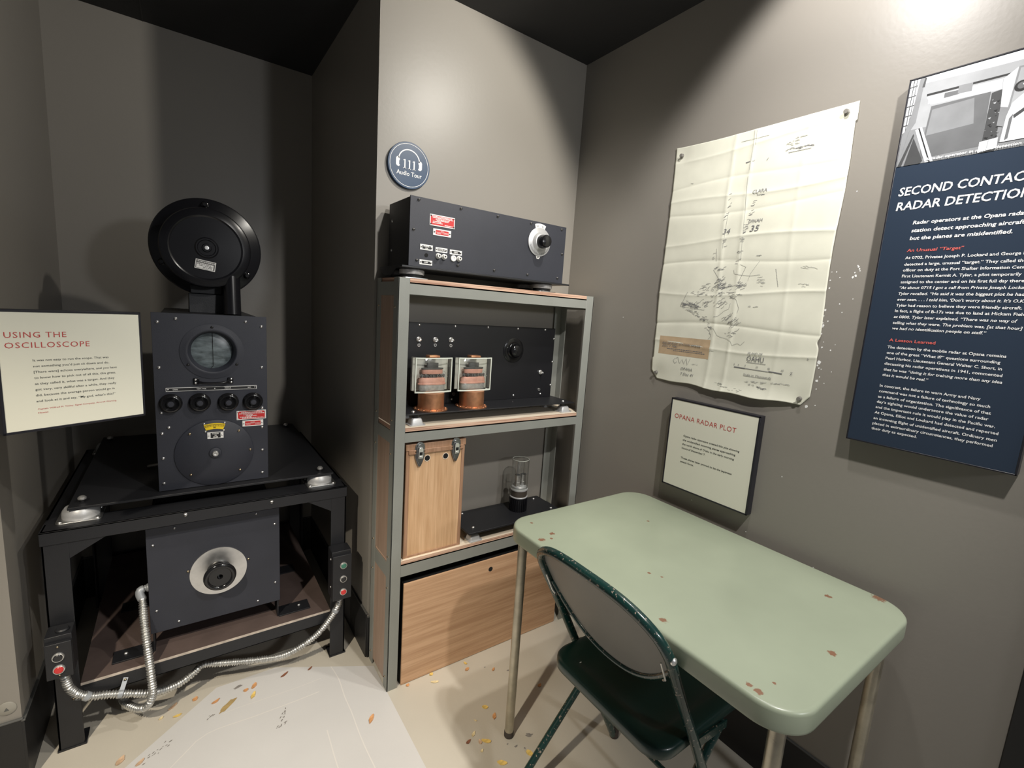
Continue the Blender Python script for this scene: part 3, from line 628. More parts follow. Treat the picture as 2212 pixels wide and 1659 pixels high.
# ------------------------------------------------------------------ push-button boxes on the stand's legs
def push_button(x, y, z, mt, par, r=0.0098):
    mb = MB(); mb.lathe((x, y, z), (0, -1, 0), [(r + 0.003, 0), (r + 0.003, 0.004), (r + 0.0015, 0.0058), (r + 0.0005, 0.0058), (r, 0.004), (0, 0.004)], 28)
    b = mb.build('button_ring', M['chrome'], par)
    MB().lathe((x, y - 0.003, z), (0, -1, 0), [(r - 0.0003, 0), (r - 0.0003, 0.003), (r - 0.002, 0.0045), (0, 0.0045)], 24).build('button_cap', M[mt], b)
    return b
bx = thing('button_box', (0.458, 1.675, 0.280), 'black push button box with green, black and red buttons on the right stand leg', 'switch box')
mb = MB().box((0.4235, 1.650, 0.2825), (0.492, YF - 0.0035, 0.470)); mb.box((0.4245, 1.6400, 0.2805), (0.4915, 1.652, 0.4565)); mb.build('housing', M['panel2'], bx, bevel=0.0015)
MB().cyl((0.461, 1.685, 0.2835), (0.461, 1.683, 0.266), 0.0115, 0.0105).build('conduit_fitting', M['pvc'], bx)
for z, c, t in ((.417, 'btngreen', 'green button'), (.3635, 'btnblack', 'black button'), (.312, 'btnred', 'red button')): lab(push_button(0.4615, 1.640, z, c, bx), t)
for z in (.327, .437): screw((0.4235, 1.668, z), bx, 0.0036, rot=ROTX)
bx = thing('button_box', (-0.308, 1.675, 0.288), 'small black push button box with black and red buttons on the left stand leg', 'switch box')
mb = MB().box((-0.3365, 1.650, 0.290), (-0.280, YF - 0.0035, 0.412)); mb.box((-0.336, 1.640, 0.2885), (-0.2805, 1.652, 0.3955)); mb.build('housing', M['panel2'], bx, bevel=0.0015)
MB().lathe((-0.302, 1.675, 0.410), (0, 0, 1), [(0.015, 0), (0.015, 0.006), (0.012, 0.009), (0, 0.009)], 24).build('top_plug', M['panel2'], bx)
MB().cyl((-0.307, 1.676, 0.2905), (-0.3065, 1.676, 0.276), 0.0115, 0.0105).build('conduit_fitting', M['pvc'], bx)
for z, c, t in ((.3545, 'btnblack', 'black button'), (.3175, 'btnred', 'red button')): lab(push_button(-0.309, 1.640, z, c, bx, 0.0102), t)
for z in (.384, .297): screw((-0.309, 1.640, z), bx, 0.003, 'brass')

# ------------------------------------------------------------------ flexible conduits
def corrugated(mb, pts, r):
    P = spline(pts, 0.0022); rad = []; s = 0
    for i, p in enumerate(P):
        if i: s += (P[i] - P[i-1]).length
        ph = (s / 0.0076) % 1.0; rad.append(r * (1.10 if ph < 0.55 else 0.78))
    mb.tube(P, rad, 12)
    return mb
c1 = thing('flexible_conduit', (0.08, 1.70, 0.08), 'silver ribbed conduit looping from the right button box to the left one', 'conduit')
mb = corrugated(MB(), [(-.3065,1.676,.277),(-.305,1.676,.258),(-.297,1.676,.223),(-.281,1.685,.189),(-.254,1.691,.166),(-.220,1.692,.155),(-.173,1.691,.137),(-.127,1.696,.113),(-.089,1.71,.094),(-.045,1.73,.084),(-.006,1.75,.090),(.025,1.752,.110),(.079,1.745,.099),(.192,1.73,.076),(.281,1.71,.077),(.374,1.695,.123),(.430,1.687,.186),(.456,1.683,.235),(.461,1.683,.268)], 0.0108)
mb.build('ribbed_sleeve', M['conduit'], c1, sharp=70)
def clamp(x, y, z, dx, dz, par, tabx, tabz):
    t = Vector((dx, 0, dz)).normalized(); mb = MB(); o = Vector((x, y, z))
    mb.lathe(o - t*0.006, t, [(0.0128, 0), (0.0128, 0.012), (0.0118, 0.012), (0.0118, 0)], 20)
    a = o + Vector((0, -0.011, 0)); b = Vector((tabx, YF - 0.0045, tabz)); d = (b - a).normalized(); sd = Vector((0, -1, 0)).cross(d).normalized()*0.006
    mb.prism([a - sd, a + sd, b + sd + d*0.006, b - sd + d*0.006], (0, 0.0015, 0))
    c = mb.build('conduit_clamp', M['pvc'], par); screw((tabx, YF - 0.004, tabz), c, 0.004, 'brass')
clamp(-.265, 1.689, .173, 1, -.9, c1, -.296, .165)
clamp(-.190, 1.691, .145, 1, -.3, c1, -.178, .176)
clamp(.447, 1.685, .213, .5, 1, c1, .468, .222)
c2 = thing('flexible_conduit', (-.12, 1.70, 0.05), 'silver ribbed conduit hanging in a loop from the side of the drive unit', 'conduit')
corrugated(MB(), [(-.131,1.785,.388),(-.130,1.775,.375),(-.127,1.74,.342),(-.122,1.71,.293),(-.116,1.691,.223),(-.112,1.674,.171),(-.111,1.668,.124),(-.125,1.678,.083),(-.148,1.70,.065),(-.175,1.73,.065),(-.194,1.78,.056),(-.20,1.86,.03)], 0.0108).build('ribbed_sleeve', M['conduit'], c2, sharp=70)
mb = MB().tube(spline([(-.128,1.800,.415), (-.136,1.797,.413), (-.137,1.792,.402), (-.131,1.786,.386)], 0.004), 0.0122, 14); mb.build('elbow_fitting', M['pvc'], c2)

# ------------------------------------------------------------------ shelf rack
rk = thing('shelf_rack', (0.988, 1.54, 0), 'grey green steel shelf rack with plywood shelves and wooden side panels against the back wall', 'shelf rack')
S0, S1, F0, F1, ZT = 0.5620, 1.4145, 1.437, 1.6355, 1.4660
def angle_post(x0, x1, fy, back):
    mb = MB(); t = 0.004
    mb.box((x0, fy, 0), (x1, fy + t, ZT))
    xo = x0 if x0 < 1 else x1 - t
    mb.box((xo, fy + (t - 0.038 if back else 0), 0), (xo + t, fy + (t if back else 0.038), ZT))
    return mb
angle_post(S0, S0 + 0.0385, F0, False).build('leg', M['rackpaint'], rk, bevel=0.0008)
angle_post(S1 - 0.0405, S1, F0, False).build('leg', M['rackpaint'], rk, bevel=0.0008)
angle_post(S0, S0 + 0.0385, F1 - 0.004, True).build('leg', M['rackpaint'], rk, bevel=0.0008)
angle_post(S1 - 0.0405, S1, F1 - 0.004, True).build('leg', M['rackpaint'], rk, bevel=0.0008)
XI0, XI1 = S0 + 0.0385, S1 - 0.0405
for zb, zt in ((1.4150, 1.4525), (0.9240, 0.9610), (0.4360, 0.4820)):
    MB().box((XI0, F0 + 0.0005, zb), (XI1, F0 + 0.0045, zt)).box((XI0, F0 + 0.0005, zt - 0.004), (XI1, F0 + 0.036, zt)).build('front_rail', M['rackpaint'], rk)
    MB().box((XI0, F1 - 0.0045, zb), (XI1, F1 - 0.0005, zt)).box((XI0, F1 - 0.036, zt - 0.004), (XI1, F1 - 0.0005, zt)).build('rear_rail', M['rackpaint'], rk)
    for x0 in (S0 + 0.0005, S1 - 0.0045):
        MB().box((x0, F0 + 0.038, zb - 0.006), (x0 + 0.004, F1 - 0.038, zt)).build('side_rail', M['rackpaint'], rk)
    mb = MB(); mb.box((XI0 - 0.034, F0 + 0.006, zt + 0.0005), (XI1 + 0.034, F1 - 0.006, zt + 0.0135)); mb.box((XI0 + 0.0005, F0 + 0.0008, zt + 0.0005), (XI1 - 0.0005, F0 + 0.0062, zt + 0.0135))
    for f in mb.bm.faces: f.material_index = 0 if abs(f.normal.z) > 0.5 or f.calc_center_median().z > zt + 0.0134 else 1
    mb.bm.normal_update()
    for f in mb.bm.faces: f.material_index = 0 if abs(f.normal.z) > 0.5 else 1
    mb.build('shelf_board', [M['plytop'], M['plyedge']], rk, flat=True)
for zb, zt in ((0.9800, 1.4080), (0.4920, 0.9185), (0.022, 0.4300)):
    sp = MB().box((S0 + 0.003, F0 + 0.034, zb), (S0 + 0.009, F1 - 0.038, zt)).build('side_panel', M['walnut'], rk)
    for z in (zb + 0.025 if zb < .1 else zb + 0.02, zt - 0.035):
        for y in (F0 + 0.024, F1 - 0.022): screw((S0, y, z), sp, 0.0034, 'brass', rot=ROTX)

# ------------------------------------------------------------------ receiver on the rack top
rc = thing('radio_receiver', (0.91, 1.52, 1.466), 'long black radio receiver with red plates and white dial on top of the shelf rack', 'radio receiver')
YR = 1.432
def round_mount(x, y, z0, z1, r, par, mt='grey'):
    m = MB(); m.lathe((x, y, z0), (0, 0, 1), [(r*0.98, 0), (r, (z1-z0)*.2), (r, (z1-z0)*.75), (r*.9, z1-z0), (0, z1-z0)], 32)
    return m
for x, y in ((0.622, 1.478), (1.165, 1.478), (0.625, 1.585), (1.165, 1.585)):
    mo = round_mount(x, y, 1.4795, 1.497, 0.0405, rc).build('rubber_foot', M['mica'], rc)
    MB().lathe((x, y, 1.4685), (0, 0, 1), [(0.034, 0), (0.036, 0.011)], 28).build('foot_ring', M['black'], mo)
    MB().prism([(x + a, y + b, 1.4662) for a, b in rrect(-0.044, -0.040, 0.044, 0.046, 0.01, 4)], (0, 0, 0.0025)).build('foot_plate', M['alu'], mo)
mb = MB().box((0.566, 1.4225, 1.4970), (1.259, 1.625, 1.5030)); mb.prism([(0.566, 1.47, 1.4975), (0.566, 1.625, 1.4975), (0.566, 1.575, 1.474), (0.566, 1.52, 1.474)], (0.003, 0, 0)); mb.build('base_plate', M['panel2'], rc, bevel=0.001)
MB().box((0.592, YR + 0.004, 1.503), (1.227, 1.615, 1.7135)).build('case', M['panel2'], rc, bevel=0.002)
pn = MB().box((0.5905, YR, 1.5035), (1.2285, YR + 0.004, 1.7155)).build('front_panel', M['panel'], rc, bevel=0.0008)
for x, z in ((.618,1.706),(.767,1.705),(.912,1.704),(1.058,1.704),(1.205,1.704),(.604,1.615),(.618,1.523),(.765,1.522),(.910,1.521),(1.057,1.521),(1.202,1.522),(1.216,1.614)): screw((x, YR, z), pn, 0.0047, 'grey')
for z in (1.56, 1.655): screw((0.592, 1.585, z), pn, 0.0042, 'chrome', rot=ROTX)
rp = barplate('maker_plate', 0.657, 0.746, 1.6365, 1.6710, YR, pn, ((.90,.05,.9),(.77,.08,.97),(.62,.2,.8),(.50,.25,.75),(.37,.1,.45),(.22,.08,.5),(.10,.6,.95)), M['red'], 0.003, 0.0, 0.0); lab(rp, 'larger red and white maker plate')
for x in (.661, .742):
    for z in (1.641, 1.667): screw((x, YR - 0.0015, z), rp, 0.0026, 'grey')
rp = barplate('maker_plate', 0.670, 0.734, 1.6080, 1.6285, YR, pn, ((.78,.4,.65),(.5,.05,.97),(.25,.08,.4),(.25,.6,.95)), M['red'], 0.0035, 0.0055); lab(rp, 'smaller red and white maker plate')
for x in (.6743, .7297): screw((x, YR - 0.0015, 1.618), rp, 0.0026, 'grey')
for s, x0, x1, z0, z1 in (('POWER\nON', .6275, .671, 1.5575, 1.5745), ('OUTPUT', .681, .7235, 1.5570, 1.5715), ('GEN.', .7325, .7775, 1.5555, 1.5705), ('OFF', .6270, .671, 1.5115, 1.5265)):
    mb = MB(); mb.box((x0, YR - 0.0015, z0), (x1, YR, z1)); h = z1 - z0; c = 0.0035
    a0, a1, b0, b1 = x0 + .008, x1 - .008, z0 + .0035, z1 - .0035
    mb.prism([(p, YR - 0.002, q) for p, q in ((a0, b0), (a1 + c, b0), (a1, b1), (a0 - c*.3, b1))], (0, 0.001, 0), 1)
    ln = s.split('\n'); ch = 0.0052 if len(ln) == 1 else 0.0042
    for i, t in enumerate(ln): letter(mb, t, fY(YR - 0.0024), (x0+x1)/2, (z0+z1)/2 - ch/2 + (0.0030 if len(ln) > 1 else 0)*(1 - 2*i), ch, m=0, bold=0.03, align='C')
    lp = lab(mb.build('label_plate', [M['white'], M['ink']], pn, flat=True), 'small white plate reading ' + s.replace('\n', ' '))
    for x in (x0 + .004, x1 - .004): screw((x, YR - 0.0015, (z0+z1)/2), lp, 0.0022, 'grey')
MB().lathe((.650, YR - 0.0006, 1.5420), (0, -1, 0), [(0.0062, 0), (0.0062, 0.0004), (0, 0.0004)], 24).build('switch_hole', M['void'], pn)
for x in (.6905, .7115, .7665):
    mb = MB(); mb.lathe((x, YR, 1.5440), (0, -1, 0), [(0.0088, 0), (0.0088, 0.004), (0.0066, 0.006), (0.0066, 0.013), (0.0055, 0.014), (0.0032, 0.014), (0.0032, 0.008), (0, 0.008)], 22, mats=[0]*6 + [1, 1]); mb.build('jack', [M['white'], M['ink']], pn)
MB().lathe((.7465, YR, 1.5430), (0, -1, 0), [(0.0100, 0), (0.0100, 0.0035), (0.009, 0.0045), (0.005, 0.0045), (0.0045, 0.003), (0.0012, 0.003), (0, 0.005)], 30).build('jack_cap', M['white'], pn)
TX, TZ = 1.0995, 1.6435
mb = MB(); mb.prism([(x, YR - 0.002, z) for x, z in arc((TX, TZ), 0.066, 112, 66, 10) + arc((TX, TZ), 0.047, 64, 114, 10)], (0, 0.002, 0))
for a in (104, 99, 80, 75): mb.ribbon([(TX + .053*math.cos(R(a)), YR - .0024, TZ + .053*math.sin(R(a))), (TX + .060*math.cos(R(a + 2)), YR - .0024, TZ + .060*math.sin(R(a+2)))], 0.0016, (0, 1, 0), 1)
mb.prism([(TX - .013, YR - .002, TZ - .047), (TX - .006, YR - .002, TZ - .061), (TX + .004, YR - .002, TZ - .061), (TX + .012, YR - .002, TZ - .047)], (0, .002, 0))
dl = lab(mb.build('dial_index', [M['white'], M['ink']], pn, flat=True), 'white index plate above and below the dial')
screw((TX - .001, YR - .002, TZ - .055), dl, 0.0025, 'grey')
mb = MB(); mb.lathe((TX, YR - .0015, TZ), (0, -1, 0), [(0.0515, 0), (0.0515, 0.003), (0.050, 0.004), (0.036, 0.006), (0.0335, 0.008), (0.0285, 0.017), (0.026, 0.0185), (0, 0.0185)], 60)
for i in range(40):
    a = R(198 + i*3.6); r0 = .040 if i % 5 == 0 else .043
    mb.ribbon([(TX + r0*math.cos(a), YR - .0072, TZ + r0*math.sin(a)), (TX + .047*math.cos(a), YR - .0064, TZ + .047*math.sin(a))], 0.0008, (0, 1, 0), 1)
lab(mb.build('tuning_dial', [M['dialwhite'], M['ink']], rc), 'silver white tuning dial')
MB().lathe((TX, YR - .020, TZ), (0, -1, 0), [(0.0245, 0), (0.025, 0.006), (0.0225, 0.020), (0.0225, 0.026), (0.020, 0.030), (0.010, 0.033), (0, 0.0335)], 40).build('tuning_knob', M['bake'], rc)

# ------------------------------------------------------------------ panel with the two glass tubes, middle shelf
ZM = 0.9746
pu = thing('tube_panel_unit', (0.99, 1.54, ZM), 'black panel unit with two copper and glass tubes on the middle rack shelf', 'radio unit')
YQ = 1.592
def mount(x, y, z0, z1, par, w_=0.026, cup=True):
    m = MB(); h = (z1 - z0)*.66; R0 = [(x + a, y + b) for a, b in rrect(-w_*.86, -w_*.8, w_*.86, w_*.8, 0.006, 4)]; R1 = [(x + a, y + b) for a, b in rrect(-w_*.72, -w_*.66, w_*.72, w_*.66, 0.007, 4)]; R2 = [(x + a, y + b) for a, b in rrect(-w_*.58, -w_*.52, w_*.58, w_*.52, 0.007, 4)]
    V = [[m.bm.verts.new((p, q, zz)) for p, q in RR] for RR, zz in ((R0, z0 + .001), (R0, z0 + .004), (R1, z0 + h*.85), (R2, z0 + h))]
    for A, B in zip(V, V[1:]):
        for i in range(len(A)): m.face([A[i], A[(i+1) % len(A)], B[(i+1) % len(A)], B[i]])
    m.face(V[0][::-1]); m.face(V[-1])
    mo = lab(m.build('shock_mount', M['castgrey'], par), 'grey cast shock mount')
    MB().prism([(x + a, y + b, z0 + 0.0002) for a, b in rrect(-w_*1.12, -w_*1.05, w_*1.12, w_*1.05, 0.007, 4)], (0, 0, 0.003)).build('mount_flange', M['castgrey'], mo)
    MB().cyl((x, y, z0 + (z1-z0)*.6), (x, y, z1), 0.0125, 0.0145).build('rubber_core', M['black'], mo)
    return mo
for x, y in ((0.652, 1.476), (1.330, 1.478), (0.652, 1.595), (1.330, 1.595)): mount(x, y, ZM, 1.0125, pu)
MB().box((0.6055, 1.4530, 1.0125), (1.3700, 1.6180, 1.0165)).build('tray', M['panel2'], pu, bevel=0.0008)
for x, y in ((0.647, 1.486), (1.333, 1.486)): screw((x, y, 1.0165), pu, 0.0065, rot=ROTUP)
pn = MB().box((0.663, YQ, 1.0168), (1.349, YQ + 0.004, 1.3215)).build('front_panel', M['panelblk'], pu, bevel=0.0008)
def rs(x, z, y0=1.54, y1=YQ):  # panel points measured at y0, carried to the panel plane
    k = y1 / y0; return x * k, 1.38 + (z - 1.38) * k
for x, z in ((.683,1.315),(.825,1.315),(.967,1.316),(1.109,1.316),(1.250,1.316),(1.301,1.279),(1.302,1.181),(1.301,1.080),(1.249,1.043),(1.108,1.043),(.824,1.041)):
    a, b = rs(x, z); screw((a, YQ, b), pn, 0.0046)
for x, z in ((.682,1.264),(.746,1.264),(.809,1.265),(1.240,1.137)):
    a, b = rs(x, z); mb = MB(); mb.lathe((a, YQ, b), (0, -1, 0), [(0.0098, 0), (0.0098, 0.003), (0.0072, 0.0045), (0.0072, 0.008), (0.0058, 0.008), (0.0058, 0.003), (0.0032, 0.003), (0.0026, 0.016), (0.0038, 0.020), (0, 0.0215)], 22); mb.build('toggle_switch', M['chrome'], pn)
for x, z in ((.683,1.244),(.746,1.245),(.809,1.244),(1.239,1.063),(.831,1.062)):
    a, b = rs(x, z); mb = MB(); mb.lathe((a, YQ, b), (0, -1, 0), [(0.0064, 0), (0.0060, 0.003), (0.0030, 0.003), (0.0030, 0.001), (0, 0.001)], 18, mats=[0, 0, 1, 1]); mb.build('socket', [M['chrome'], M['ink']], pn)
a, b = rs(1.094, 1.2285)
mb = MB(); mb.lathe((a, YQ, b), (0, -1, 0), [(0.051, 0), (0.051, 0.002), (0.049, 0.003), (0.034, 0.004), (0.0325, 0.008), (0.0275, 0.010), (0.0275, 0.024), (0.024, 0.029), (0.013, 0.032), (0, 0.0325)], 48); mb.build('tuning_knob', M['bake'], pu, sharp=50)
MB().box((0.70, YQ + 0.004, 1.0168), (1.32, 1.618, 1.05)).build('chassis', M['panel2'], pu)
def power_tube(cx, cy):
    z = 1.0165
    mb = MB(); mb.lathe((cx, cy, z), (0, 0, 1), [(0.0600, 0), (0.0600, 0.0035), (0.049, 0.0045), (0.047, 0.006), (0.047, 0.062), (0, 0.062)], 48, sx=1.0)
    root = lab(mb.build('power_tube', M['copper'], pu, sharp=40), 'copper tube base carrying a glass envelope')
    for i in range(14):
        a = 2*PI*(i + .5)/14; screw((cx + .0545*math.cos(a), cy + .0545*math.sin(a), z + .0042), root, 0.0032, 'copper', rot=ROTUP)
    # thick square envelope with a bowed front
    by = cy; wv, dp = 0.0705, 0.026
    def outline(k): 
        f = [(cx + k*wv*t, by - k*(dp - 0.010*abs(t)**2.2)) for t in [-1 + 2*i/12 for i in range(13)]]
        return f + [(cx + k*wv, by + k*dp*.92), (cx - k*wv, by + k*dp*.92)]
    mb = MB(); zb, zt = z + 0.0625, z + 0.1880
    rings = []
    for k, zz in ((0.93, zb), (1.0, zb + 0.004), (1.0, zt - 0.004), (0.95, zt)): rings.append([mb.bm.verts.new((x, y, zz)) for x, y in outline(k)])
    for A, B in zip(rings, rings[1:]):
        for i in range(len(A)): mb.face([A[i], A[(i+1) % len(A)], B[(i+1) % len(A)], B[i]])
    mb.face(rings[0][::-1]); mb.face(rings[-1])
    F = outline(1.0)[:13]; q_ = 0.0016
    for A, B in ((zb + .0005, zb + .0058), (zt - .0042, zt - .0002)):
        for (xa, ya), (xb, yb) in zip(F, F[1:]): mb.prism([(xa, ya - .0004, A), (xb, yb - .0004, A), (xb, yb - .0004, B), (xa, ya - .0004, B)], (0, .0022, 0), 1)  # pale strips imitate the highlight along the glass edges
    for sx in (-1, 1): mb.box((cx + sx*(wv - .0034), F[0][1] - .0008, zb + .001), (cx + sx*(wv + .0003), F[0][1] + .004, zt - .001), 1)
    lab(mb.build('glass_envelope', [M['glass'], M['rimglint']], root, sharp=30), 'clear square glass envelope')
    q = zb + 0.0058
    mb = MB(); mb.box((cx - wv*.97, by + dp*.60, zb + .004), (cx + wv*.985, by + dp*.66, zt - .004)); lab(mb.build('reflection_plate', M['reflplate'], root), 'pale plate added in place of light reflected inside the envelope')  # added plate, imitates the bright reflection filling the envelope
    def core(nm, prof, mt, t): mb = MB(); mb.lathe((cx, by - .002, q), (0, 0, 1), [(r_*.44, h_) for r_, h_ in prof], 40, sx=3.2); lab(mb.build(nm, M[mt], root, sharp=35), t)
    core('mica_block', [(0.0345, 0), (0.036, 0.003), (0.0355, 0.022), (0, 0.022)], 'mica', 'mottled grey block')
    core('anode', [(0.0385, 0.022), (0.0385, 0.027), (0.036, 0.028), (0.0365, 0.039), (0.033, 0.047), (0, 0.047)], 'pinkcopper', 'pink copper anode')
    mb = MB()
    for i in range(7):
        t = -0.042 + 0.014*i; mb.lathe((cx + t, by - 0.006 - 0.002*(i % 2), q + 0.054), (0.3*(i % 3 - 1), -1, 0.1), [(0.0062, 0), (0.0062, 0.004), (0.003, 0.004), (0.0025, 0.009), (0, 0.009)], 12)
    mb.lathe((cx, by, q + 0.047), (0, 0, 1), [(0.012, 0), (0.012, 0.013)], 24, sx=1.8)
    lab(mb.build('grid_cage', M['grey'], root), 'dark grid parts')
    core('upper_ring', [(0.0275, 0.060), (0.0285, 0.062), (0.0285, 0.075), (0.026, 0.0765), (0, 0.0765)], 'pinkcopper', 'pink copper upper ring')
    core('cap_disc', [(0.0300, 0.0768), (0.0300, 0.0815), (0.016, 0.083), (0.016, 0.099), (0, 0.099)], 'grey', 'dark grey disc and stem')
    mb = MB(); mb.box((cx - 0.021, by - 0.018, zt - 0.001), (cx + 0.021, by + 0.014, zt + 0.007)); mb.build('top_clip', M['copper'], root, bevel=0.002)
    MB().tube(spline([(cx + .040, by - .008, q + .070), (cx + .050, by - .010, q + .062), (cx + .046, by - .010, q + .050), (cx + .057, by - .010, q + .049)], 0.003), 0.0011, 6).build('lead_wire', M['chrome'], root)
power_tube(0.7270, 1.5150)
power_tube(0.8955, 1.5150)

# ------------------------------------------------------------------ tall wooden case on the lower shelf
ZL = 0.4956
wc = thing('wooden_case', (0.725, 1.53, ZL), 'tall oak instrument case with two metal latches on the lower rack shelf', 'case')
YC = 1.449
mb = MB().box((0.6125, YC + 0.003, ZL), (0.8385, 1.618, 0.8885)); mb.box((0.6115, YC, ZL + 0.006), (0.6255, YC + 0.004, 0.8885), 1); mb.box((0.8275, YC, ZL + 0.006), (0.8395, YC + 0.004, 0.8885), 1); mb.box((0.6115, YC, ZL), (0.8395, YC + 0.004, ZL + 0.008), 1)
mb.build('body', [M['oakv'], M['oakd']], wc, bevel=0.001)
mb = MB().box((0.6095, YC - 0.002, 0.8890), (0.8425, 1.620, 0.9130)); mb.box((0.6200, YC - 0.005, 0.8765), (0.8320, YC + 0.003, 0.8925)); mb.build('lid', M['oakd'], wc, bevel=0.0015)
for x, z in ((0.6915, 0.8555), (0.7630, 0.8545)):
    MB().lathe((x, YC + 0.0028, z), (0, -1, 0), [(0.0098, 0), (0.0098, 0.0012), (0, 0.0012)], 26).build('hole', M['void'], wc)
    mb = MB(); mb.lathe((x, YC + 0.0028, z), (0, -1, 0), [(0.0125, 0), (0.0120, 0.0012), (0.0100, 0.0012), (0.0098, 0)], 26); mb.build('hole_rim', M['plytop'], wc)
def latch(x, z):
    y = YC - 0.0045
    O = [(0, .047), (.010, .044), (.0165, .036), (.0185, .022), (.0185, .004), (.017, -.008), (.011, -.026), (.004, -.041), (-.004, -.041), (-.011, -.026), (-.017, -.008), (-.0185, .004), (-.0185, .022), (-.0165, .036), (-.010, .044)]
    mb = MB(); mb.prism([(x + a, y, z + b) for a, b in O], (0, .0015, 0)); mb.prism([(x + a*.8, y - .003, z + b*.84) for a, b in O], (0, .003, 0)); mb.box((x - .019, y - .0035, z + .013), (x + .019, y - .001, z + .0145), 1)
    l = mb.build('latch', [M['latchmetal'], M['void']], wc, bevel=0.001)
    mb = MB(); mb.prism([(x + a, y - .0085, z + b) for a, b in ((-.0085, -.010), (.0085, -.010), (.0085, .022), (.005, .028), (-.005, .028), (-.0085, .022))], (0, .004, 0))
    mb.box((x - .006, y - .0088, z + .002), (x + .006, y - .008, z + .013), 1); mb.box((x - .005, y - .011, z - .009), (x + .005, y - .007, z - .002))
    mb.build('latch_hasp', [M['chrome'], M['void']], l, bevel=0.0008)
latch(0.6605, 0.8720); latch(0.8010, 0.8735)

# ------------------------------------------------------------------ tube chassis on the lower shelf
tc_ = thing('tube_chassis', (1.10, 1.53, ZL), 'low black chassis carrying one clear glass tube on the lower rack shelf', 'chassis')
for x, y in ((0.907, 1.466), (1.300, 1.468), (0.92, 1.590), (1.300, 1.590)): mount(x, y, ZL, 0.5325, tc_)
mb = MB().box((0.867, 1.4315, 0.5330), (1.338, 1.6190, 0.5400)); mb.build('deck', M['panel2'], tc_, bevel=0.001)
MB().box((0.90, 1.50, 0.512), (1.31, 1.60, 0.533)).build('chassis_box', M['panel2'], tc_)
for x, y in ((.908,1.471),(1.308,1.478),(1.300,1.594),(.93,1.600)): screw((x, y, .540), tc_, 0.0062, rot=ROTUP)
UX, UY = 1.168, 1.535
mb = MB(); n = 26
mb.lathe((UX, UY, .540), (0, 0, 1), [(.0355, 0), (.0365, .004), (.0365, .052), (.0385, .056), (.0385, .059), (0, .059)], 48)
for i in range(n):
    a = 2*PI*i/n; c, s_ = math.cos(a), math.sin(a); p = Vector((UX + .0375*c, UY + .0375*s_, .541)); q = Vector((-s_, c, 0))*.0022; o_ = Vector((c, s_, 0))*.0018
    mb.prism([p - q - o_, p + q - o_, p + q + o_, p - q + o_], (0, 0, .052))
tb = lab(mb.build('tube_socket', M['gloss'], tc_), 'ribbed black tube socket')
mb = MB(); mb.lathe((UX, UY, .599), (0, 0, 1), [(.0375, 0), (.0385, .003), (.0375, .0055), (.0355, .006), (.0355, .031), (.0372, .0325), (.0378, .038), (0, .038)], 48, mats=[1, 1, 1, 0, 0, 1, 1, 1]); mb.build('tube_base', [M['tubebrown'], M['castgrey']], tb)
z = .6372; H_ = .130; mb = MB()
mb.lathe((UX, UY, z), (0, 0, 1), [(.0345, 0), (.0362, .003), (.0362, H_ - .004), (.0345, H_ - .001), (.030, H_), (0, H_)], 56)
for zz, r_ in ((z + H_ - .0015, .0350), (z + .002, .0355)):
    mb.tube([(UX + r_*math.cos(2*PI*i/40), UY + r_*math.sin(2*PI*i/40), zz) for i in range(40)], .0008, 6, 1, closed=True)  # pale rings painted as highlights on the glass rims
lab(mb.build('glass_envelope', [M['tubeglass'], M['rimglint']], tb, sharp=60), 'clear cylindrical glass')
mb = MB(); mb.lathe((UX, UY, z + .0015), (0, 0, 1), [(.0325, 0), (.033, .007), (.029, .011), (0, .011)], 40); lab(mb.build('getter_cup', M['castgrey'], tb), 'bright metal cup')
for sx in (-1, 1):
    mb = MB(); mb.lathe((UX + sx*.0150, UY - .004, z + .012), (0, 0, 1), [(.0125, 0), (.0125, .018), (.0110, .019), (.0110, .044), (.0128, .046), (.0128, .049), (.0105, .049), (.0100, .030), (0, .030)], 28); mb.build('electrode', M['alu'], tb)
    MB().tube([(UX + sx*.0150, UY - .004, z + .050), (UX + sx*.0175, UY - .004, z + .120)], .0010, 6).build('filament', M['grey'], tb)

# ------------------------------------------------------------------ big plywood crate at the bottom of the rack
cr = thing('wooden_crate', (0.985, 1.53, 0), 'large wooden crate with two round finger holes on the floor under the rack', 'crate')
mb = MB().box((0.6175, 1.446, 0.002), (1.347, 1.628, 0.399)); mb.build('body', M['void'], cr)
mb = MB().box((0.6165, 1.4395, 0.002), (1.348, 1.4465, 0.4025)); mb.build('front_board', M['oakh'], cr, bevel=0.0006)
for x, z in ((0.982, 0.360), (1.137, 0.3600)): MB().lathe((x, 1.4398, z), (0, -1, 0), [(0.0098, 0), (0.0098, 0.0006), (0, 0.0006)], 24).build('finger_hole', M['void'], cr)

# ------------------------------------------------------------------ green metal table
tb_ = thing('folding_table', (1.106, 0.690, 0), 'pale green enamelled metal table with rust spots against the right wall', 'table')
def rr(inset, z, r=0.078): return [(x, y, z) for x, y in rrect(0.802 + inset, 0.259 + inset, 1.4105 - inset, 1.119 - inset, max(0.01, r - inset), 12)]
mb = MB()
rings = [[mb.bm.verts.new(p) for p in rr(i, z)] for i, z in ((0.016, .694), (0.003, .694), (0.0005, .696), (0.0, .700), (0.0, .731), (0.001, .7355), (0.0038, .7388), (0.009, .740))]
for A, B in zip(rings, rings[1:]):
    for i in range(len(A)): mb.face([A[i], A[(i+1) % len(A)], B[(i+1) % len(A)], B[i]])
mb.face(rings[-1])
inn = [mb.bm.verts.new(p) for p in rr(0.016, .734)]
for i in range(len(inn)): mb.face([inn[i], inn[(i+1) % len(inn)], rings[0][(i+1) % len(inn)], rings[0][i]])
mb.face(inn[::-1])
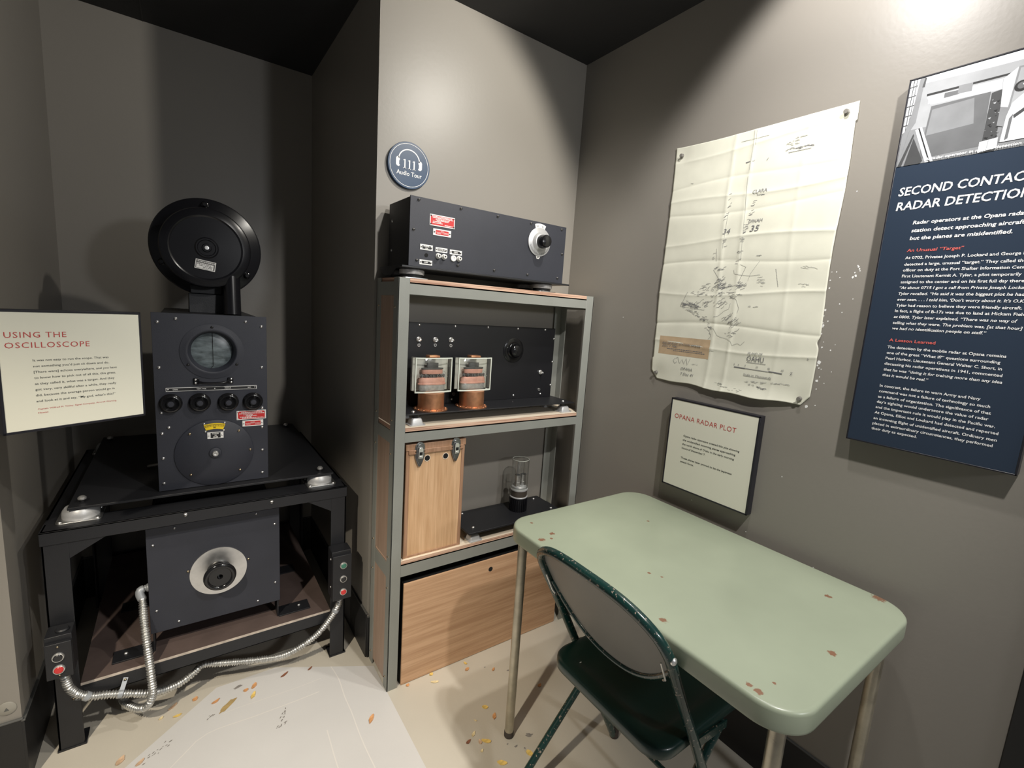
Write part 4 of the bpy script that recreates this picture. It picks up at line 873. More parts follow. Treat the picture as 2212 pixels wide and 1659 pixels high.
mb.build('table_top', M['tabletop'], tb_, sharp=50)
for x, y in ((0.8405, 1.0640), (0.8480, 0.3030), (1.3720, 1.0640), (1.3720, 0.3060)):
    lg = MB().cyl((x, y, 0.012), (x, y, 0.733), 0.0145, seg=24).build('leg', M['tableleg'], tb_)
    MB().lathe((x, y, 0), (0, 0, 1), [(0.0140, 0), (0.0158, 0.003), (0.0158, 0.018), (0.0147, 0.022)], 22).build('foot_cap', M['rubber'], lg)
for y in (1.064, 0.305):
    MB().tube([(0.851, y, 0.648), (0.905, y - (0.03 if y > .7 else -.03), 0.690), (0.93, y - (0.045 if y > .7 else -.045), 0.7335)], 0.0032, 8).build('brace', M['black'], tb_)
    MB().tube([(0.8405 if y > .7 else .848, y, 0.715), (1.372, y, 0.715)], 0.007, 10).build('cross_tube', M['tableleg'], tb_)
MB().lathe((0.850, 1.060, 0.598), (1, -0.3, 0), [(0.0055, -0.001), (0.005, 0.004), (0, 0.005)], 14).build('leg_bolt', M['black'], tb_)

# ------------------------------------------------------------------ folding chair
ch = thing('folding_chair', (1.0, 0.697, 0), 'dark green metal folding chair with chipped paint pushed under the table', 'chair')
TI = R(27); YM = 0.6805; CK = 0.975
def bk(d, u, out=0.0):
    """point on the leaning plane of the back: d across (towards the camera's right), u up along the lean, out behind it"""
    d = (d - 0.03*max(0, u))*CK; u *= CK
    return Vector((0.907 - u*math.sin(TI) - out*math.cos(TI), YM - d, 0.4635 + u*math.cos(TI) - out*math.sin(TI)))
half = [(0.204, -0.533), (0.204, -0.20), (0.204, 0.0), (0.203, 0.10), (0.2055, 0.20), (0.2085, 0.265), (0.206, 0.305), (0.190, 0.343), (0.157, 0.370), (0.113, 0.386), (0.06, 0.392), (0, 0.393)]
pth = [bk(-d, u) for d, u in half] + [bk(d, u) for d, u in half[-2::-1]]
mb = MB(); mb.tube(spline(pth, 0.012), 0.0118, 14)
lab(mb.build('frame_tube', M['chair'], ch, sharp=70), 'bent tube frame with chipped paint')
# sheet metal back, slightly dished, with a rolled lower edge
mb = MB(); NU, NV = 28, 14; G = []
def edge_top(d): 
    a = abs(d); P_ = [(0, .384), (.06, .383), (.113, .377), (.153, .362), (.182, .337), (.1955, .304)]
    for (a0, b0), (a1, b1) in zip(P_, P_[1:]):
        if a0 <= a <= a1: return b0 + (b1-b0)*(a-a0)/(a1-a0)
    return .304
def edge_bot(d): return 0.122 + 0.110*(abs(d)/0.1955)**2.4
for i in range(NU + 1):
    d = -0.1955 + 0.391*i/NU; row = []
    for j in range(NV + 1):
        t = j/NV; u = edge_bot(d) + (edge_top(d) - edge_bot(d))*t
        row.append((d, u, -0.004 + 0.022*(1 - (d/0.1955)**2)*(1 - 0.55*t)))
    G.append(row)
for off in (0.0, -0.0025):
    V = [[mb.bm.verts.new(bk(d, u, o_ + off)) for d, u, o_ in row] for row in G]
    for i in range(NU):
        for j in range(NV): mb.face([V[i][j], V[i+1][j], V[i+1][j+1], V[i][j+1]])
pnl = lab(mb.build('backrest', M['chairback'], ch, sharp=70), 'grey sheet metal back panel')
mb = MB(); mb.tube([bk(r[0][0], r[0][1], r[0][2]) for r in G], 0.0075, 12); mb.build('rolled_edge', M['chair'], pnl, sharp=70)
for sd in (-1, 1):
    mb = MB(); mb.tube([bk(sd*0.190, 0.272, .010), bk(sd*0.188, 0.215, .012), bk(sd*0.180, 0.207, .012)], 0.0022, 6); mb.build('back_clip', M['chrome'], pnl)
    mb = MB(); mb.lathe(bk(sd*0.2070, 0.292), (0, -sd, 0), [(0.008, 0.008), (0.008, 0.013), (0.005, 0.016), (0, 0.017)], 14); mb.build('rivet', M['chrome'], ch)
# pressed seat
mb = MB(); X0, X1, Y0, Y1 = 0.802, 1.185, 0.494, 0.8635; rs_ = []
base = rrect(X0, Y0, X1, Y1, 0.055, 8)
def sq(k): 
    cx, cy = (X0+X1)/2, (Y0+Y1)/2; hx, hy = (X1-X0)/2, (Y1-Y0)/2
    return [(cx + (x-cx)*(1 - k/hx), cy + (y-cy)*(1 - k/hy)) for x, y in base]
for k, z in ((0.012, .411), (0.002, .411), (0.0, .414), (0.0, .434), (0.003, .4395), (0.010, .441), (0.034, .4405), (0.046, .4365), (0.060, .4300), (0.10, .4285)): rs_.append([mb.bm.verts.new((x, y, z + .0235)) for x, y in sq(k)])
for A, B in zip(rs_, rs_[1:]):
    for i in range(len(A)): mb.face([A[i], A[(i+1) % len(A)], B[(i+1) % len(A)], B[i]])
mb.face(rs_[-1]); un = [mb.bm.verts.new((x, y, .4485)) for x, y in sq(0.012)]
for i in range(len(un)): mb.face([un[i], un[(i+1) % len(un)], rs_[0][(i+1) % len(un)], rs_[0][i]])
mb.face(un[::-1])
mb.box((0.846, 0.7865, 0.4637), (0.8515, 0.7885, 0.4647), 1)
mb.build('seat', [M['chairplain'], M['signwhite']], ch, sharp=50)
for sd in (-1, 1):
    y = YM + sd*0.181
    lg = MB().tube([(1.058, y, 0.429), (0.676, y + sd*0.006, 0.012)], 0.0105, 14).build('rear_leg', M['chair'], ch)
    MB().lathe((0.674, y + sd*0.006, 0.0), (0, 0, 1), [(0.011, 0), (0.0135, 0.004), (0.0135, 0.022)], 18).build('foot_cap', M['rubber'], lg)
    p = bk(sd*-0.204, -0.531); MB().lathe((p.x, p.y, 0), (0, 0, 1), [(0.012, 0), (0.015, 0.004), (0.015, 0.026)], 18).build('foot_cap', M['rubber'], ch)
    a = Vector((0.921, YM + sd*0.1955, 0.440)); b = Vector((1.063, YM + sd*0.191, 0.421))
    mb = MB(); mb.prism([a + Vector((0, 0, .010)), b + Vector((0, 0, .010)), b + Vector((0, 0, -.012)), a + Vector((0, 0, -.014))], (0, -sd*0.004, 0)); mb.build('hinge_plate', M['chair'], ch)
MB().cyl((0.750, 0.495, 0.092), (0.750, 0.868, 0.092), 0.0075, seg=14).build('stretcher', M['chair'], ch)
MB().cyl((1.077, 0.485, 0.130), (1.077, 0.877, 0.130), 0.0075, seg=14).build('stretcher', M['chair'], ch)

# ------------------------------------------------------------------ round audio tour sign
s = thing('audio_tour_sign', (0.6645, YB, 1.857), 'round navy sign with white headphones and number 111 above the receiver', 'sign')
ax_, az = 0.6645, 1.8570; yq = YB - 0.0125
mb = MB(); mb.lathe((ax_, YB, az), (0, -1, 0), [(0.0765, 0), (0.0765, 0.0115), (0.0755, 0.0125), (0, 0.0125)], 72); mb.build('disc', M['navydisc'], s)
mb = MB(); y = yq - 0.0005
ra, rb = arc((ax_, az), 0.0705, 0, 360, 72), arc((ax_, az), 0.0690, 0, 360, 72)
va = [mb.bm.verts.new((p, y, q)) for p, q in ra[:-1]]; vb = [mb.bm.verts.new((p, y, q)) for p, q in rb[:-1]]
for i in range(72): mb.face([va[i], va[(i+1) % 72], vb[(i+1) % 72], vb[i]])
mb.build('white_ring', M['signwhite'], s, flat=True)
mb = MB(); hc = (ax_ - 0.001, az + 0.012); mb.ribbon([(p, y, q) for p, q in arc(hc, 0.0385, 8, 172, 28)], 0.0038, (0, -1, 0))
for sx in (-1, 1):
    O = [(.0375, .014), (.044, .013), (.0475, .008), (.0475, -.012), (.044, -.017), (.037, -.018), (.033, -.014), (.036, -.010), (.036, .000), (.0335, .005)]
    mb.poly([(hc[0] + sx*a, y, hc[1] + b - .004) for a, b in O])
mb.build('headphone_symbol', M['signwhite'], s, flat=True)
mb = MB()
for dx in (-0.0165, 0.0005, 0.0175):
    x = ax_ + dx; z0 = az - 0.0125
    mb.poly([(x - .0022, y, z0), (x + .0022, y, z0), (x + .0022, y, z0 + .0295), (x - .0018, y, z0 + .0295), (x - .0060, y, z0 + .0268), (x - .0060, y, z0 + .0252), (x - .0022, y, z0 + .0262)])
    mb.box((x - .0055, y, z0), (x + .0055, y + .0002, z0 + .0017))
letter(mb, 'Audio Tour', lambda u, v: (u, y, v), ax_ + .0005, az - .0345, 0.0150, width=0.0925, align='C', bold=0.01)
mb.build('lettering', M['signwhite'], s, flat=True)

# ------------------------------------------------------------------ signs on the right wall
def wall_fn(x, yl): return lambda u, v: (x, yl - u, v)
def framed(x0, yl, yr, z0, z1, name, label, cat, facem, rim, frm):
    t = thing(name, (XR, (yl+yr)/2, z0), label, cat)
    mb = MB(); mb.box((x0 + 0.0015, yr, z0), (XR - 0.002, yl, z1))
    for a, b in (((x0, yr, z0), (x0 + .004, yl, z0 + rim)), ((x0, yr, z1 - rim), (x0 + .004, yl, z1)), ((x0, yr, z0), (x0 + .004, yr + rim, z1)), ((x0, yl - rim, z0), (x0 + .004, yl, z1))): mb.box(a, b)
    mb.build('frame', M[frm], t, bevel=0.0008)
    MB().box((x0 + .001, yr + rim*.9, z0 + rim*.9), (x0 + .004, yl - rim*.9, z1 - rim*.9)).build('face', M[facem], t, flat=True)
    return t
op = framed(1.4200, 1.0095, 0.6920, 0.8030, 1.1195, 'plot_sign', 'small square cream sign titled OPANA RADAR PLOT below the map', 'sign', 'cream', 0.0052, 'frame')
xs = 1.4206; fn = wall_fn(xs, 0)
fnR = lambda u, v: (xs, -u, v)
mb = MB(); letter(mb, 'OPANA RADAR PLOT', fnR, -0.9888, 1.0505, 0.0170, width=0.2270, bold=0.0, space=1.08); mb.build('title_lettering', M['signred'], op, flat=True)
mb = MB()
for s_, y0, z, y1 in (('Opana radar operators created this plot showing', .9450, .9925, .7421), ('the unidentified incoming planes approaching', .9452, .9778, .7531), ('the north shore of O‘ahu in the early morning', .9455, .9630, .7559), ('hours of December 7.', .9454, .9490, .8546), ('These planes later proved to be the Japanese', .9446, .9142, .7565), ('attack force.', .9445, .9002, .8920)):
    letter(mb, s_, fnR, -y0, z, 0.0066, width=y0 - y1, bold=0.012)
mb.build('body_lettering', M['signink'], op, flat=True)

xs2 = 1.4206
po = framed(1.4200, 0.4680, 0.1555, 1.1115, 1.9800, 'history_panel', 'tall navy panel titled SECOND CONTACT RADAR DETECTION at the right of the map', 'sign', 'navy', 0.0035, 'frame')
fnP = lambda u, v: (xs2 - 0.0004, -u, v)
mb = MB()
letter(mb, 'SECOND CONTACT:', fnP, -.4500, 1.7160, 0.0195, width=.2285, shear=0.10, bold=0.016); letter(mb, 'RADAR DETECTION', fnP, -.4492, 1.6825, 0.0195, width=.2245, shear=0.10, bold=0.016)
mb.build('title_lettering', M['signwhite'], po, flat=True)
mb = MB()
for s_, y0, z, wd in (('Radar operators at the Opana radar', .4113, 1.6470, .1860), ('station detect approaching aircraft,', .4115, 1.6290, .1875), ('but the planes are misidentified.', .4117, 1.6112, .1706)):
    letter(mb, s_, fnP, -y0, z, 0.0084, width=wd, shear=0.14, bold=0.022)
BODY = (('At 0702, Privates Joseph P. Lockard and George Elliott', .4134, 1.5670, 0, .218), ('detected a large, unusual “target.” They called the', .4128, 1.5520, 0, .2015), ('officer on duty at the Fort Shafter Information Center,', .4132, 1.5385, 0, .2120), ('First Lieutenant Kermit A. Tyler, a pilot temporarily', .4131, 1.5245, 0, .1987), ('assigned to the center and on his first full day there.', .4132, 1.5108, 0, .2070), ('“At about 0715 I got a call from Private Joseph Lockard,”', .4145, 1.4971, 1, .2225), ('Tyler recalled. “He said it was the biggest plot he had', .4145, 1.4832, 1, .2106), ('ever seen. . . . I told him, ‘Don’t worry about it. It’s O.K.’”', .4138, 1.4694, 1, .2190), ('Tyler had reason to believe they were friendly aircraft.', .4139, 1.4555, 0, .2115), ('In fact, a flight of B-17s was due to land at Hickam Field', .4139, 1.4422, 0, .2185), ('at 0800. Tyler later explained, “There was no way of', .4142, 1.4280, 1, .2080), ('telling what they were. The problem was, [at that hour]', .4143, 1.4137, 1, .2179), ('we had no identification people on staff.”', .4137, 1.4004, 1, .1654),
 ('The detection by the mobile radar at Opana remains', .4155, 1.3543, 0, .2061), ('one of the great “What if?” questions surrounding', .4149, 1.3405, 0, .1988), ('Pearl Harbor. Lieutenant General Walter C. Short, in', .4150, 1.3271, 0, .2034), ('discussing his radar operations in 1941, commented', .4153, 1.3134, 0, .2063), ('that he was “doing it for training more than any idea', .4152, 1.2991, 1, .2083), ('that it would be real.”', .4156, 1.2854, 1, .0878),
 ('In contrast, the failure to warn Army and Navy', .4163, 1.2583, 0, .1824), ('command was not a failure of technology so much', .4159, 1.2445, 0, .1995), ('as a failure of organization. The significance of that', .4160, 1.2307, 0, .2029), ('day’s sighting would underscore the value of radar', .4162, 1.2175, 0, .2013), ('and the important role it would play in the Pacific war.', .4166, 1.2038, 0, .2141), ('At Opana, Elliot and Lockard had detected and reported', .4167, 1.1900, 0, .2213), ('an incoming flight of unidentified aircraft. Ordinary men', .4167, 1.1754, 0, .2212), ('placed in extraordinary circumstances, they performed', .4169, 1.1621, 0, .2171), ('their duty as expected.', .4171, 1.1490, 0, .0906))
for s_, y0, z, it, wd in BODY: letter(mb, s_, fnP, -y0, z, 0.0066, width=wd, shear=0.16*it, bold=0.014)
mb.build('body_lettering', M['signwhite'], po, flat=True)
mb = MB(); letter(mb, 'An Unusual “Target”', fnP, -.4128, 1.5839, .0072, width=.1000, shear=.14, bold=.012); mb.build('heading_lettering', M['coral'], po, flat=True)
mb = MB(); letter(mb, 'A Lesson Learned', fnP, -.4144, 1.3714, .0072, width=.0872, bold=.012)
mb.build('heading_lettering', M['coral'], po, flat=True)
# printed grey photograph in the upper part of the panel: flat printed areas
mb = MB(); lay = [0]
def ph(pts, tone):
    lay[0] += 1; mb.poly([(xs2 - 0.0002 - lay[0]*0.00002, y, z) for y, z in pts], tone)
YR_ = 0.1595
ph([(.464, 1.9755), (.464, 1.785), (YR_, 1.785), (YR_, 1.9755)], 4)
ph([(.464, 1.865), (.464, 1.785), (YR_, 1.785), (YR_, 1.865)], 3)
ph([(.440, 1.9755), (.445, 1.960), (YR_, 1.955), (YR_, 1.9755)], 6)
ph([(.440, 1.963), (.30, 1.957), (YR_, 1.952), (YR_, 1.915), (.30, 1.925), (.425, 1.932)], 4)
ph([(.430, 1.9375), (YR_, 1.936), (YR_, 1.9325), (.430, 1.9325)], 0)
ph([(.430, 1.932), (.36, 1.930), (YR_, 1.928), (YR_, 1.905), (.32, 1.908), (.42, 1.912)], 5)
ph([(.425, 1.925), (.395, 1.924), (.392, 1.916), (.425, 1.915)], 6); ph([(.398, 1.930), (.372, 1.929), (.372, 1.920), (.398, 1.919)], 2); ph([(.375, 1.938), (.352, 1.937), (.352, 1.920), (.375, 1.921)], 3)
ph([(.418, 1.908), (.320, 1.9085), (.318, 1.800), (.424, 1.795)], 2)
ph([(.415, 1.900), (.345, 1.904), (.338, 1.850), (.418, 1.845)], 3)
ph([(.464, 1.9755), (.446, 1.9755), (.452, 1.87), (.464, 1.86)], 6)
for i in range(5): ph([(.464, 1.962 - i*.021), (.450, 1.963 - i*.021), (.4505, 1.9605 - i*.021), (.464, 1.9595 - i*.021)], 1)
ph([(.459, 1.9755), (.4575, 1.9755), (.4585, 1.86), (.460, 1.86)], 1); ph([(.4535, 1.9755), (.452, 1.9755), (.4545, 1.87), (.456, 1.87)], 2)
ph([(.4475, 1.9755), (.4385, 1.9755), (.4420, 1.880), (.452, 1.860), (.462, 1.785), (.464, 1.785), (.464, 1.84), (.4525, 1.90)], 3)
ph([(.4385, 1.9755), (.4355, 1.974), (.437, 1.955), (.4415, 1.955)], 1)
ph([(.4400, 1.862), (.4345, 1.864), (.404, 1.785), (.411, 1.785)], 5); ph([(.4325, 1.866), (.4280, 1.866), (.396, 1.785), (.4015, 1.785)], 6); ph([(.4345, 1.864), (.4325, 1.866), (.4015, 1.785), (.404, 1.785)], 0)
ph([(.442, 1.855), (.440, 1.850), (.455, 1.785), (.462, 1.785)], 1); ph([(.440, 1.845), (.416, 1.790), (.420, 1.785), (.450, 1.785)], 1)
ph([(.318, 1.905), (.300, 1.908), (.296, 1.785), (.318, 1.785)], 1)
for i in range(26): 
    y = random.uniform(.298, .318); z = random.uniform(1.81, 1.90); d = random.uniform(.001, .0035); ph([(y, z), (y - d*1.6, z + d*.4), (y - d*1.2, z - d)], random.choice((0, 3, 4, 0)))
ph([(.322, 1.808), (.294, 1.811), (.293, 1.790), (.322, 1.786)], 6); ph([(.309, 1.809), (.3075, 1.809), (.308, 1.788), (.3095, 1.788)], 4)
ph([(.304, 1.928), (.284, 1.945), (.276, 1.945), (.288, 1.868), (.300, 1.872)], 5); ph([(.300, 1.872), (.288, 1.868), (.288, 1.83), (.300, 1.835)], 3)
ph([(.284, 1.945), (YR_, 1.940), (YR_, 1.80), (.292, 1.80)], 3); ph([(.281, 1.941), (.26, 1.941), (YR_, 1.936), (YR_, 1.86), (.285, 1.87)], 4)
def phc(y, z, r, tone): ph([(y + r*math.cos(2*PI*i/20), z + r*math.sin(2*PI*i/20)) for i in range(20)], tone)
phc(.274, 1.905, .011, 0); phc(.274, 1.906, .0065, 2); phc(.271, 1.908, .002, 5); phc(.245, 1.905, .011, 1); phc(.262, 1.880, .009, 1); phc(.235, 1.882, .012, 1)
ph([(.290, 1.80), (.288, 1.850), (.283, 1.875), (.268, 1.890), (.240, 1.892), (.215, 1.880), (.205, 1.80)], 6); ph([(.283, 1.845), (.278, 1.853), (.279, 1.805), (.284, 1.802)], 2); ph([(.278, 1.850), (.255, 1.868), (.252, 1.862), (.276, 1.843)], 1); ph([(.276, 1.842), (.25, 1.86), (.235, 1.85), (.24, 1.818), (.272, 1.812)], 5)
phc(.243, 1.905, .014, 1); ph([(.230, 1.90), (.212, 1.905), (.205, 1.87), (.222, 1.872)], 2)
pp_ = mb.build('printed_photo', [M['ph%d' % i] for i in range(7)], po, flat=True, normals=False); lab(pp_, 'printed black and white photograph of a radar operator')
mb = MB(); letter(mb, 'A radar operator in mobile detection unit, October 1941', lambda u, v: (xs2 - 0.0026, -u, v), -.4104, 1.7884, .0060, width=.235, shear=.16, bold=.010); mb.build('caption_lettering', M['signwhite'], po, flat=True)

# ------------------------------------------------------------------ sign beside the oscilloscope, angled, on an arm from the left wall
SA = R(28.5); PR = Vector((-0.0895, 1.5422, 1.3146)); SD = Vector((math.cos(SA), math.sin(SA), 0)); SN = Vector((math.sin(SA), -math.cos(SA), 0))
os_ = thing('scope_sign', (-0.205, 1.48, 1.046), 'cream sign titled USING THE OSCILLOSCOPE angled in front of the alcove', 'sign')
def sp_(u, v, o=0.0): return PR + SD*u + Vector((0, 0, v)) + SN*o
def sbox(mb, u0, u1, v0, v1, o0, o1, m=0):
    mb.prism([sp_(u0, v0, o0), sp_(u1, v0, o0), sp_(u1, v1, o0), sp_(u0, v1, o0)], SN*(o1 - o0), m)
mb = MB(); sbox(mb, -.2625, .0050, -.2700, .0015, -.022, -.001)
for a in ((-.2625, -.2575, -.2700, .0015), (.0002, .0050, -.2700, .0015), (-.2625, .0050, -.2700, -.2642), (-.2625, .0050, -.0045, .0015)): sbox(mb, *a, -.002, .0012)
mb.build('frame', M['frame'], os_, bevel=0.0008)
mb = MB(); sbox(mb, -.2577, .0004, -.2644, -.0043, -.002, .0002); mb.build('face', M['cream'], os_, flat=True)
fnS = lambda u, v: sp_(u, v, .0005)
mb = MB(); letter(mb, 'USING THE', fnS, -.2481, -.0592, .0130, width=.1027, space=1.12); letter(mb, 'OSCILLOSCOPE', fnS, -.2483, -.0817, .0130, width=.1447, space=1.12); mb.build('title_lettering', M['signred'], os_, flat=True)
mb = MB()
for s_, v, wd, it in (('It was not easy to run the scope. That was', -.1120, .1378, 0), ('not something you’d just sit down and do.', -.1250, .1382, 0), ('[There were] echoes everywhere, and you have', -.1380, .1535, .0), ('to know how to pick out of all this, this grass,', -.1510, .1508, 0), ('as they called it, what was a target. And they', -.1645, .1475, 0), ('got very, very skillful after a while, they really', -.1775, .1505, 0), ('did, because the average person would go in', -.1906, .1463, 0), ('and look at it and say, “My god, what’s this?”', -.2041, .1470, 0)):
    letter(mb, s_, fnS, -.2060, v, .0052, width=wd, bold=.004)
mb.build('body_lettering', M['signink'], os_, flat=True)
mb = MB(); letter(mb, 'Captain Wilfred H. Tetley, Signal Company, Aircraft Warning,', fnS, -.2048, -.2214, .0036, width=.1480); letter(mb, 'Hawaii', fnS, -.2047, -.2300, .0036, width=.0170); mb.build('credit_lettering', M['signred'], os_, flat=True)
mb = MB(); a = sp_(-.215, -.13, -.022); mb.tube([a, a - SN*0.05, Vector((XL - 0.03, YB, a.z))], 0.009, 12); mb.build('mounting_arm', M['frame'], os_)

# ------------------------------------------------------------------ pinned paper plot on the right wall
mp_ = thing('radar_plot_map', (XR, 0.855, 1.17), 'creased yellowed paper map with pencil plots and the word OAHU pinned to the right wall', 'map')
HF = [1.936, 1.843, 1.793, 1.748, 1.657, 1.586, 1.486, 1.379, 1.308]
HK = [(0.0030, 1), (0.0035, -1), (0.0030, 1), (0.0040, -1), (0.0030, 1), (0.0050, -1), (0.0030, 1), (0.0060, -1), (0.0030, 1)]
VF = [(.905, .0022), (.843, .0022), (.690, .0012)]
def hmap(y, z):
    h = 0.004 + 0.0010*math.sin(11*y + 5*z) + 0.0008*math.sin(23*z - 7*y)
    for (a, s_), zf in zip(HK, HF):
        zz = z - zf - 0.008*math.sin(9*(y + zf*3)); side = 1.0 if y < .84 else (0.75 if s_ > 0 else 1.25)
        h += a*side*0.8*math.exp(-abs(zz)/0.0065)*(1 if s_ > 0 else -0.45)
    for vf, a in VF: h += a*math.exp(-abs(y - vf - 0.006*math.sin(8*z))/0.005)
    e = max(0.0, (1.215 - z)/0.045); h += 0.0075*e*e*(0.6 + 0.5*math.sin(9*y + 1.2))       # loose lower edge
    for ty, tz in ((1.101, 1.955), (.602, 1.955), (1.106, 1.195), (.604, 1.190)):
        d = math.hypot(y - ty, z - tz); h = h*(1 - math.exp(-(d/0.030)**2)) + 0.0012*math.exp(-(d/0.030)**2)
    return max(0.0012, h)
def pm(y, z, o=0.0): return (XR - 0.0006 - hmap(y, z) - o, y, z)
def yl(z): return 1.1300 + 0.0035*math.sin(9*z + 1) + (0.004 if z < 1.25 else 0) - (0.030*max(0, (1.203 - z)/0.033) if z < 1.203 else 0)
def yr_(z): return 0.5790 + 0.0030*math.sin(13*z) - (0.004 if z > 1.93 else 0) + (0.022*max(0, (1.200 - z)/0.03) if z < 1.200 else 0) + (0.006*math.exp(-((z - 1.353)/0.012)**2))
def zt_(y): return 1.9760 + 0.010*max(0, (y - .9)/.23)**2
def zb_(y): return 1.1705 + 0.0025*math.sin(14*y) + 0.002*math.sin(41*y)
mb = MB(); NYm, NZm = 110, 300; V = []
for j in range(NZm + 1):
    row = []
    for i in range(NYm + 1):
        t = i/NYm; sj = j/NZm; z = 1.1705 + (1.978 - 1.1705)*sj
        for _ in range(3):
            y = yl(z)*(1 - t) + yr_(z)*t; z = zb_(y)*(1 - sj) + zt_(y)*sj
        row.append(mb.bm.verts.new(pm(y, z)))
    V.append(row)
for j in range(NZm):
    for i in range(NYm): mb.face([V[j][i], V[j+1][i], V[j+1][i+1], V[j][i+1]])
so = mb.build('paper', M['paper'], mp_, sharp=180)
sm = so.modifiers.new('thickness', 'SOLIDIFY'); sm.thickness = 0.0004; sm.offset = 0
# taped brown label
mb = MB(); L = []
for j in range(13): L.append([mb.bm.verts.new(pm(1.108 - .203*i/20, 1.267 + .065*j/12, .0004)) for i in range(21)])
for j in range(12):
    for i in range(20): mb.face([L[j][i], L[j+1][i], L[j+1][i+1], L[j][i+1]])
mb.build('tan_label', M['tanlabel'], mp_, sharp=180)
def stroke(mb, pts, wd=0.0011, m=0, n=4):
    P = []
    for (a, b), (c, d) in zip(pts, pts[1:]):
        for i in range(n): P.append((a + (c-a)*i/n, b + (d-b)*i/n))
    P.append(pts[-1]); mb.ribbon([pm(y, z, .0012) for y, z in P], wd, (-1, 0, 0), m)
fnM = lambda o: (lambda u, v: pm(-u, v, o))
mb = MB()
for s_, y0, y1, z, cp, sh in (('CLARA', .828, .784, 1.7870, .0105, 0), ('DINAH', .8275, .786, 1.7005, .0100, 0), ('35', .821, .795, 1.6740, .0185, .25), ('34', .909, .887, 1.6740, .0165, .25), ('OAHU', .773, .720, 1.2790, .0165, 0), ('ISLAND OF', .771, .726, 1.3005, .0070, .1), ('Scale in Thousands', .777, .691, 1.2335, .0062, .1), ('OPANA', 1.005, .959, 1.2190, .0100, .15), ('7 Dec 41', 1.004, .954, 1.2010, .0095, .2)):
    mb = MB(); letter(mb, s_, fnM(.0018), -y0, z, cp, width=y0 - y1, shear=sh); mb.build('pencilled_word', M['pencil'], mp_, flat=True)
mb = MB()
for s_, y0, y1, z, cp in (('RADAR PLOT, STATION OPANA', 1.093, .938, 1.3040, .0072), ('DEC 7 1941', 1.092, 1.031, 1.2945, .0068)): letter(mb, s_, fnM(.0021), -y0, z, cp, width=y0 - y1, shear=.22, bold=.01)
for k in range(2):
    y = 1.072 - .027*k; z = 1.2885 - .0055*k
    while y > (.936 if k == 0 else .920): d = random.uniform(.003, .009); mb.ribbon([pm(y, z, .001), pm(y - d, z, .001)], .0022, (-1, 0, 0)); y -= d + .002
mb.build('label_lettering', M['pencil'], mp_, flat=True); mb = MB()
stroke(mb, [(.773, 1.2745), (.713, 1.2745)], .0012); stroke(mb, [(.777, 1.2315), (.691, 1.2320)], .0009)
stroke(mb, [(.811, 1.2550), (.775, 1.2545)], .0030); stroke(mb, [(.775, 1.2545), (.735, 1.2540), (.702, 1.2535)], .0016); stroke(mb, [(.702, 1.2550), (.662, 1.2535)], .0030)
for y, t in ((.811, '5'), (.797, '4'), (.775, '0'), (.738, '20'), (.702, '40'), (.662, '60')): letter(mb, t, fnM(.0018), -y, 1.2610, .0055, align='C')
letter(mb, 'Z', fnM(.0018), -.640, 1.254, .008)
mb.build('scale_bar', M['pencil'], mp_, flat=True)
mb = MB(); rnd = random.Random(3)
def NEXT(nm):
    global mb
    mb.build(nm, [M['pencil'], M['faint']], mp_, flat=True); mb = MB()
for L_ in ([(.847, 1.972), (.844, 1.935), (.846, 1.90), (.848, 1.86)], [(.840, 1.972), (.838, 1.935), (.838, 1.93)], [(.886, 1.949), (.801, 1.948)], [(.850, 1.841), (.846, 1.76), (.841, 1.672), (.838, 1.59)], [(.900, 1.74), (.902, 1.68), (.904, 1.63)], [(.925, 1.63), (.922, 1.59)]): stroke(mb, L_, .0011, 1)
def scrib(y, z, ln, an, m=0, wd=.0009):
    c, s_ = math.cos(an)*ln/2, math.sin(an)*ln/2; k = rnd.uniform(-.2, .2)*ln
    stroke(mb, [(y + c, z - s_), (y + k*.3, z + k), (y - c, z + s_)], wd, m, 2)
def scribs(pts, n, dev, l0, l1, a0, a1, m=0):
    for _ in range(n):
        i = rnd.randrange(len(pts) - 1); t = rnd.random(); (a, b), (c, d) = pts[i], pts[i+1]
        scrib(a + (c-a)*t + rnd.gauss(0, dev), b + (d-b)*t + rnd.gauss(0, dev), rnd.uniform(l0, l1), rnd.uniform(a0, a1), m)
NEXT('guide_lines')
scribs([(.896, 1.80), (.897, 1.76), (.905, 1.72)], 9, .003, .006, .013, .2, .8)
scribs([(.818, 1.765), (.824, 1.73), (.834, 1.69), (.840, 1.66), (.842, 1.62), (.845, 1.58)], 34, .0035, .006, .013, -.1, .5)
scribs([(.898, 1.655), (.896, 1.63)], 4, .003, .008, .012, .2, .6); scribs([(.93, 1.62), (.935, 1.59)], 3, .003, .008, .012, .2, .6)
NEXT('track_marks')
def dash(a, b, n, m=0):
    for i in range(n):
        t0, t1 = i/n, (i + .6)/n; stroke(mb, [(a[0] + (b[0]-a[0])*t0, a[1] + (b[1]-a[1])*t0), (a[0] + (b[0]-a[0])*t1, a[1] + (b[1]-a[1])*t1)], .0013, m, 1)
dash((.927, 1.562), (.903, 1.532), 9); dash((.903, 1.532), (.896, 1.515), 5); dash((.818, 1.568), (.836, 1.520), 11); dash((.725, 1.558), (.711, 1.505), 12); dash((1.013, 1.490), (1.036, 1.440), 14); dash((1.036, 1.440), (.940, 1.430), 22); dash((1.036, 1.446), (.985, 1.448), 14); dash((1.034, 1.452), (.99, 1.441), 12)
